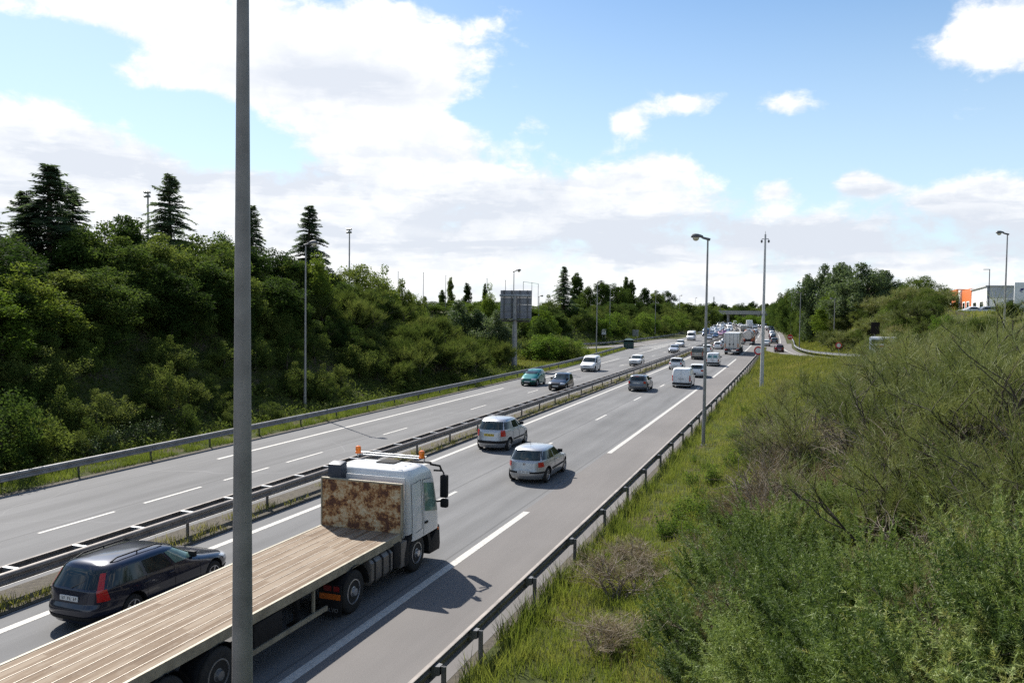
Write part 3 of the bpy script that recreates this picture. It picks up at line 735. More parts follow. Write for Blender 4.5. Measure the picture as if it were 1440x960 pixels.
m = MB(); m.cyl((.28, -.125, zt_*.80), .15, .02, 'Y', 16); m.box((.44, -.125, zt_*.82), (.22, .02, .10), ry=.9); m.box((.16, -.125, zt_*.76), (.22, .02, .07), ry=.6); m.box((.30, -.125, zt_*.73), (.20, .02, .05)); m.build('emblem', M['navy_ink'], t)
m = MB(); m.box((.95, -.125, zt_*.83), (.5, .02, .06)); m.box((.85, -.125, zt_*.77), (.35, .02, .03)); m.build('lettering', M['clad_g'], t)
m = MB(); m.box((.75, -.125, zt_*.44), (.75, .02, .11)); m.build('red_lettering', M['signred'], t)
# ------------------------------------------------------------------ parametric vehicle shells (front = +Y, ground at z 0)
def interp(tab, z):
    zs = [a for a, _ in tab]; return float(np.interp(z, zs, [b for _, b in tab]))
class Shell:
    """body as stacked rounded outlines: rear(z), front(z), half-width(z), corner power n"""
    def __init__(s, rear, front, width, n, zs): s.rear, s.front, s.w, s.n, s.zs = rear, front, width, n, zs
    def at(s, th, z, off=0.0):
        r, f, w, n = interp(s.rear, z), interp(s.front, z), interp(s.w, z), interp(s.n, z)
        yc, a = (r+f)/2, (f-r)/2; c, q = math.cos(th), math.sin(th)
        x = (w+off)*math.copysign(abs(c)**(2/n), c); y = yc+(a+off)*math.copysign(abs(q)**(2/n), q)
        return Vector((x, y, z))
    def side_x(s, y, z):
        r, f, w, n = interp(s.rear, z), interp(s.front, z), interp(s.w, z), interp(s.n, z)
        yc, a = (r+f)/2, (f-r)/2; return w*max(0, 1-min(1, abs((y-yc)/a))**n)**(1/n)
    def end_y(s, x, z, front):
        r, f, w, n = interp(s.rear, z), interp(s.front, z), interp(s.w, z), interp(s.n, z)
        yc, a = (r+f)/2, (f-r)/2; d = a*max(0, 1-min(1, abs(x/w))**n)**(1/n); return yc+d if front else yc-d
    def mesh(s, N=64):
        vs = []; 
        for z in s.zs:
            for k in range(N): vs.append(s.at(2*PI*k/N, z))
        fs = [(i*N+k, i*N+(k+1) % N, (i+1)*N+(k+1) % N, (i+1)*N+k) for i in range(len(s.zs)-1) for k in range(N)]
        fs += [tuple(range(N))[::-1], tuple((len(s.zs)-1)*N+k for k in range(N))]
        m = MB(); m.add(vs, fs); return m
    def side_patch(s, bot, top, sg, off=.008, K=14, J=7, th=.0):
        """bot/top: (y0,z0,y1,z1) straight edges of a side pane"""
        m = MB(); vs = []
        for i in range(K+1):
            t = i/K; b = (bot[0]+(bot[2]-bot[0])*t, bot[1]+(bot[3]-bot[1])*t); c = (top[0]+(top[2]-top[0])*t, top[1]+(top[3]-top[1])*t)
            for j in range(J+1):
                q = j/J; y, z = b[0]+(c[0]-b[0])*q, b[1]+(c[1]-b[1])*q
                vs.append((sg*(s.side_x(y, z)+off), y, z))
        m.add(vs, [(i*(J+1)+j, i*(J+1)+j+1, (i+1)*(J+1)+j+1, (i+1)*(J+1)+j) for i in range(K) for j in range(J)]); return m
    def end_patch(s, hb, ht, z0, z1, front, off=.008, K=14, J=7, xc=0.0):
        m = MB(); vs = []
        for i in range(K+1):
            t = -1+2*i/K
            for j in range(J+1):
                q = j/J; z = z0+(z1-z0)*q; h = hb+(ht-hb)*q; x = xc+t*h
                vs.append((x, s.end_y(x, z, front)+(off if front else -off), z+.0))
        m.add(vs, [(i*(J+1)+j, i*(J+1)+j+1, (i+1)*(J+1)+j+1, (i+1)*(J+1)+j) for i in range(K) for j in range(J)]); return m
    def corner_patch(s, th0, th1, z0, z1, off=.008, K=10, J=5):
        m = MB(); vs = []
        for i in range(K+1):
            for j in range(J+1): vs.append(s.at(th0+(th1-th0)*i/K, z0+(z1-z0)*j/J, off))
        m.add(vs, [(i*(J+1)+j, i*(J+1)+j+1, (i+1)*(J+1)+j+1, (i+1)*(J+1)+j) for i in range(K) for j in range(J)]); return m

def prof(kind, L, W, H):
    """profiles: rear/front position by height, etc. y=0 mid-length"""
    r, f, w = -L/2, L/2, W/2
    d = {}
    if kind == 'estate':
        d['rear'] = [(.2, r+.14), (.35, r+.03), (.5, r), (.6, r+.02), (.66, r+.07), (.95, r+.12), (1.3, r+.34), (H-.04, r+.47), (H, r+.75)]
        d['front'] = [(.2, f-.15), (.4, f-.02), (.55, f), (.68, f-.07), (.78, f-.35), (.9, f-1.0), (.96, f-1.22), (1.1, f-1.55), (H-.12, f-2.0), (H-.04, f-2.25), (H, f-2.9)]
        d['bz'], d['wtop'] = .98, H-.12
    elif kind == 'hatch':
        d['rear'] = [(.2, r+.12), (.35, r+.02), (.5, r), (.62, r+.03), (.9, r+.08), (1.0, r+.14), (H-.12, r+.44), (H-.04, r+.56), (H, r+.9)]
        d['front'] = [(.2, f-.15), (.4, f-.02), (.55, f), (.68, f-.06), (.8, f-.35), (.9, f-.85), (.97, f-1.08), (1.1, f-1.36), (H-.1, f-1.8), (H-.03, f-2.05), (H, f-2.5)]
        d['bz'], d['wtop'] = .96, H-.11
    elif kind == 'mpv':
        d['rear'] = [(.2, r+.14), (.35, r+.03), (.5, r), (.66, r+.03), (.98, r+.08), (1.1, r+.13), (H-.16, r+.42), (H-.05, r+.6), (H, r+1.0)]
        d['front'] = [(.2, f-.15), (.4, f-.02), (.55, f), (.72, f-.07), (.86, f-.4), (1.0, f-.85), (1.08, f-1.05), (1.25, f-1.4), (H-.14, f-1.85), (H-.05, f-2.1), (H, f-2.6)]
        d['bz'], d['wtop'] = 1.08, H-.14
    elif kind == 'sedan':
        d['rear'] = [(.2, r+.14), (.4, r+.02), (.6, r), (.88, r+.05), (.97, r+.2), (1.02, r+.62), (1.1, r+.8), (H-.1, r+1.35), (H-.03, r+1.6), (H, r+1.9)]
        d['front'] = [(.2, f-.15), (.4, f-.02), (.55, f), (.68, f-.06), (.8, f-.4), (.9, f-1.0), (.96, f-1.2), (1.1, f-1.5), (H-.1, f-1.9), (H-.03, f-2.1), (H, f-2.4)]
        d['bz'], d['wtop'] = .97, H-.11
    elif kind == 'van':
        d['rear'] = [(.2, r+.1), (.35, r+.02), (.5, r), (1.1, r+.01), (H-.3, r+.06), (H-.08, r+.12), (H-.02, r+.25), (H, r+.45)]
        d['front'] = [(.2, f-.14), (.4, f-.02), (.55, f), (.75, f-.05), (.9, f-.3), (1.02, f-.72), (1.1, f-.88), (1.25, f-1.08), (1.6, f-1.5), (H-.1, f-1.75), (H-.03, f-1.95), (H, f-2.3)]
        d['bz'], d['wtop'] = 1.08, min(1.62, H-.16)
    elif kind == 'bigvan':
        d['rear'] = [(.25, r+.1), (.4, r+.02), (.6, r), (1.2, r), (H-.3, r+.05), (H-.08, r+.1), (H, r+.35)]
        d['front'] = [(.25, f-.12), (.45, f-.02), (.65, f), (.9, f-.05), (1.1, f-.3), (1.25, f-.62), (1.4, f-.78), (1.95, f-1.2), (H-.3, f-1.55), (H-.08, f-1.85), (H, f-2.3)]
        d['bz'], d['wtop'] = 1.28, 1.95
    elif kind == 'box80s':
        d['rear'] = [(.2, r+.1), (.4, r+.02), (.6, r), (.85, r+.03), (.95, r+.1), (H-.1, r+.4), (H-.03, r+.55), (H, r+.8)]
        d['front'] = [(.2, f-.1), (.4, f-.01), (.6, f), (.76, f-.02), (.84, f-.12), (.9, f-.75), (.95, f-1.0), (1.1, f-1.25), (H-.09, f-1.6), (H-.02, f-1.8), (H, f-2.1)]
        d['bz'], d['wtop'] = .94, H-.1
    bz, wt = d['bz'], d['wtop']
    tum = {'van': .9, 'bigvan': .92, 'mpv': .80, 'estate': .80}.get(kind, .78)
    if kind in ('van', 'bigvan'):
        d['w'] = [(.2, w*.93), (.4, w*.98), (.6, w), (bz-.08, w), (H*.7, w*.97), (H-.12, w*tum), (H-.04, w*tum*.93), (H, w*tum*.6)]
    else:
        d['w'] = [(.2, w*.90), (.35, w*.96), (.5, w), (.7, w), (bz-.1, w*.97), (bz, w*.94), (wt, w*tum), (H-.05, w*tum*.9), (H, w*tum*.5)]
    nz = {'estate': 4.6, 'mpv': 3.7, 'hatch': 3.9, 'sedan': 4.2}.get(kind, 6.5)
    d['n'] = [(.2, nz), (.7, nz), (bz, nz*1.05), (wt, nz*.95), (H, nz*.7)]
    zs = sorted(set([.2, .26, .33, .4, .5, .6, .7, .78, .86, .93, bz, (bz+wt)/2, bz+.06, wt, H-.07, H-.04, H-.015, H]+[round(a, 3) for a, _ in d['rear']+d['front']]))
    zs = [z for i, z in enumerate(zs) if i == 0 or z-zs[i-1] > .004]
    return Shell(d['rear'], d['front'], d['w'], d['n'], zs), d
def wheel(parent, x, y, r, w, sg, rimmat, spokes=5, full=True):
    m = MB(); m.lathe([(r*.62, -w/2+.01), (r*.9, -w/2), (r*.985, -w*.36), (r, -w*.2), (r, w*.2), (r*.985, w*.36), (r*.9, w/2), (r*.62, w/2-.01)], (x, y, r), 'X', 24)
    o = m.build('wheel', M['rubber'], parent, smooth=True, angle=45)
    m = MB(); ox = x+sg*(w/2-.045)
    m.lathe([(r*.64, -.02), (r*.66, .045), (r*.60, .05), (r*.56, .012), (r*.2, .012), (r*.17, .035), (r*.05, .04)], (0, 0, 0), 'X', 24) if sg > 0 else m.lathe([(r*.64, .02), (r*.66, -.045), (r*.60, -.05), (r*.56, -.012), (r*.2, -.012), (r*.17, -.035), (r*.05, -.04)], (0, 0, 0), 'X', 24)
    for k in range(spokes):
        a = 2*PI*k/spokes; m.box((sg*.022, math.cos(a)*r*.38, math.sin(a)*r*.38), (.03, r*.42, r*.14), rx=a)
    m.v = [(v[0]+ox, v[1]+y, v[2]+r) for v in m.v]
    m.build('rim', rimmat, o, smooth=True, angle=40)
    return o
def car(name, label, cat, kind, L, W, H, col, group=None, wb=None, rw=.31, glass='glass', plate='plate_w', spokes=5, rim='rim', opts=(), tail='std', side=None, rear_glass=True, bumper=None):
    t = thing(name, label, cat, group=group)
    sh, d = prof(kind, L, W, H); bz, wt = d['bz'], d['wtop']; r, f = -L/2, L/2
    fo = .86 if kind not in ('bigvan',) else .95
    yf = f-fo; yr = yf-(wb or L*.60)
    # body with wheel arches cut out
    body = sh.mesh().build('body', [P[col], M['under']], t, smooth=True, angle=40)
    cut = MB()
    for y in (yf, yr):
        cut.cyl((0, y, rw+.02), rw+.065, W*1.2, 'X', 28)
    co = cut.build('cutter', M['under'])
    md = body.modifiers.new('b', 'BOOLEAN'); md.object = co; md.operation = 'DIFFERENCE'; md.solver = 'EXACT'
    core = MB(); core.box((0, (yf+yr)/2, .55), (W*.62, L*.9, .5)); ho = None
    dg = bpy.context.evaluated_depsgraph_get(); me = bpy.data.meshes.new_from_object(body.evaluated_get(dg))
    body.modifiers.clear(); old = body.data; body.data = me; bpy.data.objects.remove(co)
    me.materials.clear(); me.materials.append(P[col]); me.materials.append(M['under'])
    for p in me.polygons:
        c = p.center; inn = any(math.hypot(c.y-y, c.z-rw-.02) < rw+.075 for y in (yf, yr)) and (abs(c.x) < sh.side_x(c.y, max(c.z, .2))-.04 or abs(p.normal.x) < .3 and abs(c.x) < W/2 and math.hypot(p.normal.y, p.normal.z) > .9 and min(abs(math.hypot(c.y-y, c.z-rw-.02)-(rw+.065)) for y in (yf, yr)) < .02)
        p.material_index = 1 if (inn or c.z < .205) else 0
    # glass
    g = M[glass]; o2 = .010
    van = kind in ('van', 'bigvan')
    hb, ht = interp(d['w'], bz)*.86, interp(d['w'], wt)*.86
    sh.end_patch(hb, ht, bz+.03, wt, True, o2).build('windshield', M['glass'] if 'front' not in opts else g, t, smooth=True)
    if rear_glass:
        z0 = bz+.02; zt2 = wt-.0
        if tail == 'doors':
            for s in (-1, 1): sh.end_patch(W*.17, W*.155, z0, H-.32, False, o2, xc=s*W*.215).build('rear_window', g, t, smooth=True)
        else:
            hb2, ht2 = interp(d['w'], z0)*.86, interp(d['w'], zt2)*.86
            sh.end_patch(hb2, ht2, z0, zt2, False, o2).build('rear_window', g, t, smooth=True)
            wp = MB(); a = sh.end_y(0, z0, False); b = sh.end_y(.3, z0+.2, False); wp.tube([(0, a-.03, z0-.01), (.33, b-.03, z0+.16)], .007, 5); wp.build('wiper', M['black'], t)
    yw0 = interp(d['front'], bz)-.22; yw1 = interp(d['front'], wt)-.14
    ye0 = interp(d['rear'], bz)+.26; ye1 = interp(d['rear'], wt)+.20
    cuts = side if side is not None else {'estate': (.30, .62), 'hatch': (.52,), 'mpv': (.32, .66), 'sedan': (.45,), 'box80s': (.5,), 'van': (.24,), 'bigvan': (.17,)}[kind]
    for sg in (-1, 1):
        ks = [0]+list(cuts)+[1]
        for i in range(len(ks)-1):
            if van and 'glazed' not in opts and i > 0: break
            a0, a1 = ks[i]+(.02 if i else 0), ks[i+1]-(.02 if i < len(ks)-2 else 0)
            L0 = lambda q: yw0+(ye0-yw0)*q; L1 = lambda q: yw1+(ye1-yw1)*q
            sh.side_patch((L0(a0), bz+.015, L0(a1), bz+.03), (L1(a0) if i == 0 else L0(a0)+(L1(a0)-L0(a0))*.6, wt-.03, L1(a1) if i == len(ks)-2 else L0(a1)+(L1(a1)-L0(a1))*.6, wt-.03), sg, o2-.002).build('side_window', M['glass_green'] if ('seethrough' in opts and i == 0 and sg > 0) else g, t, smooth=True)
        # lamps
        q = 1 if sg > 0 else -1
        def cp(name, a0, a1, z0, z1, mat, off=.011):
            a, b = math.radians(a0), math.radians(a1)
            if sg < 0: a, b = PI-a, PI-b
            sh.corner_patch(a, b, z0, z1, off).build(name, mat, t, smooth=True)
        hz = .60 if kind != 'bigvan' else .85
        cp('headlight', 76 if kind != 'box80s' else 78, 40, hz, hz+.15, M['lampglass'])
        if tail == 'tall': cp('tail_light', -60, -47, bz, H-.18, M['red'], .008); cp('tail_light', -61, -41, .72, bz, M['red'], .009)
        elif tail == 'doors' or tail == 'van': cp('tail_light', -56, -36, .62, 1.18 if tail == 'van' else .95, M['red'])
        elif tail == 'mid': cp('tail_light', -63, -41, bz-(.32 if kind == 'mpv' else .25), bz-.0 if kind == 'mpv' else bz-.05, M['red'], .007)
        else: cp('tail_light', -70, -42, .70, .88, M['red'], .007)
        m = MB(); my = yw0-.12; mz = bz+.07; mx = sh.side_x(my, mz)
        m.box((sg*(mx+.10), my, mz), (.20, .10, .14)); m.tube([(sg*(mx-.03), my-.01, mz-.05), (sg*(mx+.08), my, mz-.03)], .025, 6)
        m.build('mirror', P[col] if 'bodymirror' in opts else M['black'], t, bevel=.025)
        for y in (yf, yr): wheel(t, sg*(W/2-.155), y, rw, .2, sg, M[rim], spokes)
        m = MB()
        for hy in ([yw0-.95] if len(cuts) < 2 else [yw0-.95, yw0-1.75]):
            m.box((sg*(sh.side_x(hy, bz-.13)+.012), hy, bz-.13), (.03, .18, .035))
        m.build('door_handle', P[col] if not van else M['black'], t, bevel=.008)
        if 'strip' in opts: sh.side_patch((yf-.42, .50, yr+.42, .50), (yf-.42, .57, yr+.42, .57), sg, .012, 16, 2).build('side_moulding', M['black'], t, smooth=True)
        # door shut lines
        m = MB()
        for yy in [yw0+.06]+[yw0+(ye0-yw0)*c for c in (cuts if not van else [.30])]:
            pts = [(sg*(sh.side_x(yy, z)+.0015), yy, z) for z in np.linspace(.32, bz, 7)]
            m.tube(pts, .006, 4)
        m.build('door_seam', M['black'], t)
        if 'rails' in opts:
            pts = []
            for i in range(9):
                q2 = i/8; yy = interp(d['front'], wt)-.35+(interp(d['rear'], wt)+.35-interp(d['front'], wt)+.35)*q2
                pts.append((sg*(interp(d['w'], H-.03)*.93), yy, H+(.035 if 0 < i < 8 else -.03)))
            m = MB(); m.tube(pts, .018, 6)
            for i in (4,): m.tube([pts[i], (pts[i][0], pts[i][1], H-.05)], .016, 5)
            m.build('roof_rail', M['black'], t, smooth=True)
    # bumpers, grille, plates
    if bumper != 'body':
        for a0, a1, nm in ((-150, -30, 'rear_bumper'), (30, 150, 'front_bumper')):
            z0, z1 = (.30, .40) if bumper is None else (bumper if nm == 'rear_bumper' else (.22, .40))
            sh.corner_patch(math.radians(a0), math.radians(a1), z0, z1, .014, 26, 3).build(nm, M['black'], t, smooth=True)
    sh.end_patch(W*.22, W*.24, .24 if kind != 'bigvan' else .35, .36, True, .016).build('lower_grille', M['black'], t, smooth=True)
    sh.end_patch(W*.20, W*.22, .62 if kind != 'bigvan' else .78, .70, True, .012).build('grille', M['black'], t, smooth=True)
    pz = {'van': .86, 'bigvan': .9, 'mpv': .84, 'estate': .78}.get(kind, .52)
    if tail == 'std' and kind == 'hatch': pz = .56
    for front, z, mt in ((False, pz, M[plate]), (True, .45, M['plate_w'])):
        y = sh.end_y(0, z, front); sgn = 1 if front else -1
        m = MB(); m.box((0, y+sgn*.018, z), (.52, .02, .115)); po = m.build('number_plate', mt, t)
        m = MB()
        for i in range(8):
            if i in (2, 5): continue
            xx = -.19+.055*i; m.box((xx, y+sgn*.029, z+.0), (.012, .003, .07)); m.box((xx+.014, y+sgn*.029, z+(.03 if i % 2 else -.03)), (.022, .003, .012)); m.box((xx+.016, y+sgn*.029, z), (.018, .003, .012))
        m.build('lettering', M['ink'], po)
    if 'badge' in opts:
        y = sh.end_y(0, .83, False); m = MB(); m.lathe([(.055, -.012), (.055, .012), (.042, .012), (.042, -.012)], (0, y-.012, .83), 'Y', 18); m.build('badge', M['rim'], t)
    if 'aerial' in opts:
        ya = interp(d['rear'], H)+.05; m = MB(); m.tube([(0, ya, H-.02), (0, ya-.16, H+.28)], .006, 5); m.build('aerial', M['black'], t)
    if 'sunroof' in opts:
        m = MB(); m.box((0, interp(d['front'], H)-.3, H+.004), (.8, .5, .012)); m.build('sunroof', M['glass'], t, bevel=.004)
    if 'hicenter' in opts:
        sh.end_patch(.16, .16, wt+.01, wt+.03, False, .014, 4, 2).build('brake_light', M['red'], t)
    if 'rearseam' in opts:
        m = MB(); m.tube([(0, sh.end_y(0, z, False)-.002, z) for z in np.linspace(.45, H-.12, 8)], .009, 4); m.build('door_seam', M['black'], t)
    if 'spoiler' in opts:
        zz = wt+.03; m = MB(); yy = interp(d['rear'], zz); m.box((0, yy-.06, zz), (interp(d['w'], zz)*1.7, .24, .03)); m.build('spoiler', P[col], t, bevel=.012)
    return t
def place(t, u, Y, back=False, z=0.0, rz=None):
    if t.name.split('.')[0] in NUDGE: Y -= 1.15 if Y < 100 else 1.6
    t.location = (u+shift(Y), Y, z); t.rotation_euler = (0, 0, (-heading(Y) if rz is None else rz)+(PI if back else 0)); return t
NUDGE = ('hatchback', 'estate_car', 'family_car', 'delivery_van', 'panel_van', 'passenger_van', 'old_car', 'saloon_car', 'large_van')
G1, G2 = 'cars driving away on the near carriageway', 'cars coming on the left carriageway'
place(car('estate_car', 'dark navy estate car with roof rails and tall red tail lights beside the flatbed truck', 'car', 'estate', 4.71, 1.84, 1.48, 'navy', G1, opts=('rails', 'seethrough'), tail='tall', rw=.325, wb=2.76), -14.92, 16.72).scale = (.97, .96, .97)
place(car('family_car', 'silver people carrier with yellow rear plate in the fast lane', 'car', 'mpv', 4.28, 1.78, 1.62, 'silver', G1, opts=('strip', 'aerial'), tail='mid', plate='plate_y', bumper=(.42, .56)), -14.85, 41.6)
place(car('hatchback', 'silver three-door hatchback with red corner lights just ahead of the truck', 'car', 'hatch', 4.15, 1.75, 1.44, 'palesilver', G1, opts=('strip', 'aerial', 'badge'), tail='mid', bumper=(.46, .53)), -10.75, 34.9)
place(car('estate_car', 'dark grey estate car alone in the middle of the near carriageway', 'car', 'estate', 4.4, 1.78, 1.46, 'grey', G1, opts=('hicenter', 'rails'), tail='mid', bumper='body'), -13.9, 75.8)
place(car('delivery_van', 'small white van with blank rear doors and dark bumper', 'van', 'van', 4.2, 1.82, 1.85, 'white', G1, rear_glass=False, tail='van', opts=('rearseam',), bumper=(.32, .50)), -10.75, 81.4)
place(car('hatchback', 'white hatchback just beyond the small white van, partly behind the lamp post', 'car', 'hatch', 4.05, 1.76, 1.46, 'white', G1, tail='std', opts=('spoiler',), bumper='body'), -10.85, 94.4)
place(car('hatchback', 'white hatchback with a red side mark in the fast lane by the median barrier', 'car', 'hatch', 4.0, 1.74, 1.48, 'white', G1, tail='mid', bumper='body', opts=('spoiler', 'bodymirror')), -14.6, 105.8)
place(car('panel_van', 'old white van with two pale teal rear windows', 'van', 'van', 4.0, 1.68, 1.80, 'white', G1, glass='glass_teal', tail='doors', opts=('rearseam',), bumper=(.34, .52)), -11.0, 115.4)
place(car('passenger_van', 'beige passenger van with dark rear window close to the median', 'van', 'van', 4.7, 1.88, 1.90, 'beige', G1, opts=('glazed',), tail='van', side=(.24, .6), bumper=(.32, .5)), -14.6, 130)
place(car('family_car', 'white family car half hidden by the lamp post, ahead of the beige van', 'car', 'mpv', 4.3, 1.8, 1.6, 'white', G1, tail='mid'), -14.9, 148.5)
place(car('hatchback', 'teal green small car coming round on the left lane', 'car', 'mpv', 3.95, 1.68, 1.5, 'teal', G2, opts=('bodymirror',)), -24.25, 75.9, True)
place(car('hatchback', 'black small car passing close to the median barrier', 'car', 'hatch', 3.9, 1.70, 1.5, 'black', G2, opts=('spoiler',)), -20.6, 72.8, True)
place(car('delivery_van', 'small white van coming towards the camera behind the teal car', 'van', 'van', 4.1, 1.76, 1.82, 'white', G2, tail='van', rear_glass=False), -23.7, 96.8, True)
place(car('old_car', 'boxy old white car in the fast lane of the left carriageway', 'car', 'box80s', 3.8, 1.6, 1.42, 'white', G2, rim='rimdark', spokes=4), -20.45, 109.8, True)
place(car('saloon_car', 'silver saloon near the median further up the left carriageway', 'car', 'sedan', 4.4, 1.75, 1.43, 'silver', G2), -20.55, 147.5, True)
place(car('hatchback', 'white car directly behind the silver saloon on the left carriageway', 'car', 'hatch', 4.0, 1.72, 1.48, 'white', G2), -22.6, 172.5, True)
place(car('large_van', 'tall white van on the far left shoulder lane beneath the trees', 'van', 'bigvan', 5.4, 2.0, 2.45, 'white', G2, rw=.34, rear_glass=False, tail='van'), -24.6, 214, True)
place(car('saloon_car', 'pale silver saloon behind the tall white van, left of the lamp post', 'car', 'sedan', 4.5, 1.78, 1.44, 'palesilver', G2), -20.6, 219, True)
place(car('hatchback', 'dark blue car right of the lamp post on the left carriageway', 'car', 'mpv', 4.2, 1.76, 1.58, 'blue', G2), -20.3, 238, True)
rr = math.atan2(RR[38][0]-RR[36][0], -(RR[38][1]-RR[36][1]))
place(car('hatchback', 'dark maroon car on the right slip road', 'car', 'hatch', 4.0, 1.72, 1.46, 'maroon', None, tail='std'), -3.2, 161.5, rz=.10)
place(car('saloon_car', 'white saloon joining from the right slip road, beside the mast', 'car', 'sedan', 4.5, 1.78, 1.44, 'white', None, tail='std'), -6.0, 189, rz=.03)
place(car('hatchback', 'grey hatchback just ahead of the white saloon on the slip road', 'car', 'hatch', 4.1, 1.74, 1.47, 'grey', None, tail='std'), -4.4, 206, rz=0.0)

# ------------------------------------------------------------------ flatbed lorry (front = +Y)
def big_wheel(parent, x, y, r, w, sg, mat='rimdark', outer=True):
    m = MB(); m.lathe([(r*.56, -w/2+.02), (r*.86, -w/2), (r*.97, -w*.42), (r, -w*.3), (r, w*.3), (r*.97, w*.42), (r*.86, w/2), (r*.56, w/2-.02)], (x, y, r), 'X', 32)
    o = m.build('wheel', M['rubber'], parent, smooth=True, angle=45)
    m = MB(); q = [(r*.58, w/2-.03), (r*.58, w/2-.005), (r*.53, w/2), (r*.48, w/2-.08), (r*.30, w/2-.10), (r*.28, w/2-.03), (r*.20, w/2-.01), (r*.17, w/2+.05), (r*.03, w/2+.06)]
    m.lathe([(a, sg*b) for a, b in q], (x, y, r), 'X', 28)
    for k in range(10):
        a = 2*PI*k/10; m.cyl((x+sg*(w/2-.07), y+math.cos(a)*r*.38, r+math.sin(a)*r*.38), .018, .06, 'X', 6)
    m.build('rim', M[mat], o, smooth=True, angle=35)
    return o
def wood_mat():
    m, nt, b = new_mat('worn_deck_planks')
    tc = nd(nt, 'ShaderNodeTexCoord'); sp = nd(nt, 'ShaderNodeSeparateXYZ'); nt.links.new(tc.outputs['Object'], sp.inputs[0])
    # one tone per board
    q = nd(nt, 'ShaderNodeMath', operation='DIVIDE'); nt.links.new(sp.outputs['X'], q.inputs[0]); q.inputs[1].default_value = .112
    fl = nd(nt, 'ShaderNodeMath', operation='FLOOR'); nt.links.new(q.outputs[0], fl.inputs[0])
    yj = nd(nt, 'ShaderNodeMath', operation='MULTIPLY_ADD'); nt.links.new(fl.outputs[0], yj.inputs[0]); yj.inputs[1].default_value = 1.37; nt.links.new(sp.outputs['Y'], yj.inputs[2])
    yd = nd(nt, 'ShaderNodeMath', operation='DIVIDE'); nt.links.new(yj.outputs[0], yd.inputs[0]); yd.inputs[1].default_value = 2.6
    yf_ = nd(nt, 'ShaderNodeMath', operation='FLOOR'); nt.links.new(yd.outputs[0], yf_.inputs[0])
    cv = nd(nt, 'ShaderNodeCombineXYZ'); nt.links.new(fl.outputs[0], cv.inputs[0]); nt.links.new(yf_.outputs[0], cv.inputs[1])
    wn = nd(nt, 'ShaderNodeTexWhiteNoise', noise_dimensions='2D'); nt.links.new(cv.outputs[0], wn.inputs[0])
    g1 = noise(nt, 1, 7, .72, sc=(26, .9, 1)); g2 = noise(nt, 1, 4, .6, sc=(1.2, .5, 1)); g3 = noise(nt, 1, 5, .7, sc=(9, 4, 1))
    a1 = nd(nt, 'ShaderNodeMath', operation='MULTIPLY_ADD'); nt.links.new(wn.outputs['Value'], a1.inputs[0]); a1.inputs[1].default_value = .42; nt.links.new(g1, a1.inputs[2])
    a2 = nd(nt, 'ShaderNodeMath', operation='MULTIPLY_ADD'); nt.links.new(g2, a2.inputs[0]); a2.inputs[1].default_value = .5; nt.links.new(a1.outputs[0], a2.inputs[2])
    r = ramp(nt, a2.outputs[0], [(.50, (.07, .046, .030)), (.70, (.150, .102, .063)), (.95, (.212, .155, .104)), (1.0, (.27, .21, .15))])
    wear = ramp(nt, g3, [(.52, (0, 0, 0)), (.72, (.7, .7, .7))])
    c = mixc(nt, wear.outputs[0], r.outputs[0], (.27, .225, .175))
    nt.links.new(c, b.inputs['Base Color']); b.inputs['Roughness'].default_value = .8; b.inputs['Specular IOR Level'].default_value = .2
    bn = nd(nt, 'ShaderNodeBump'); bn.inputs['Strength'].default_value = .5; bn.inputs['Distance'].default_value = .01
    nt.links.new(g1, bn.inputs['Height']); nt.links.new(bn.outputs[0], b.inputs['Normal']); return m
def rust_mat():
    m, nt, b = new_mat('rusty_painted_steel')
    n1 = noise(nt, 3.0, 8, .75); n2 = noise(nt, 13, 8, .85); n3 = noise(nt, 1, 5, .7, sc=(1.6, 1, 5))
    a = nd(nt, 'ShaderNodeMath', operation='MULTIPLY_ADD'); nt.links.new(n2, a.inputs[0]); a.inputs[1].default_value = .55; nt.links.new(n1, a.inputs[2])
    a2 = nd(nt, 'ShaderNodeMath', operation='MULTIPLY_ADD'); nt.links.new(n3, a2.inputs[0]); a2.inputs[1].default_value = .30; nt.links.new(a.outputs[0], a2.inputs[2])
    r = ramp(nt, a2.outputs[0], [(.76, (.58, .49, .34)), (.87, (.47, .35, .20)), (.94, (.33, .155, .05)), (1.0, (.09, .034, .018))])
    nt.links.new(r.outputs[0], b.inputs['Base Color']); b.inputs['Roughness'].default_value = .75
    bn = nd(nt, 'ShaderNodeBump'); bn.inputs['Strength'].default_value = .3; bn.inputs['Distance'].default_value = .01
    nt.links.new(a2.outputs[0], bn.inputs['Height']); nt.links.new(bn.outputs[0], b.inputs['Normal']); return m
M['wood'], M['rust'] = wood_mat(), rust_mat()
M['deckedge'] = plain('deck_edge_steel', (.30, .27, .20), .6, .2, var=.3, scale=3)
M['strip'] = plain('bright_deck_strip', (.50, .44, .36), .5, .2, var=.2, scale=3)
M['tankmetal'] = plain('dull_aluminium_tank', (.20, .18, .16), .5, .4, var=.3, scale=2)
TX, TY = -11.03, 20.0                                               # cab centre line, front axle
t = thing('flatbed_truck', 'white flatbed lorry with a long bare wooden deck and a rusty headboard', 'truck', (TX+shift(TY), TY, 0), -heading(TY))
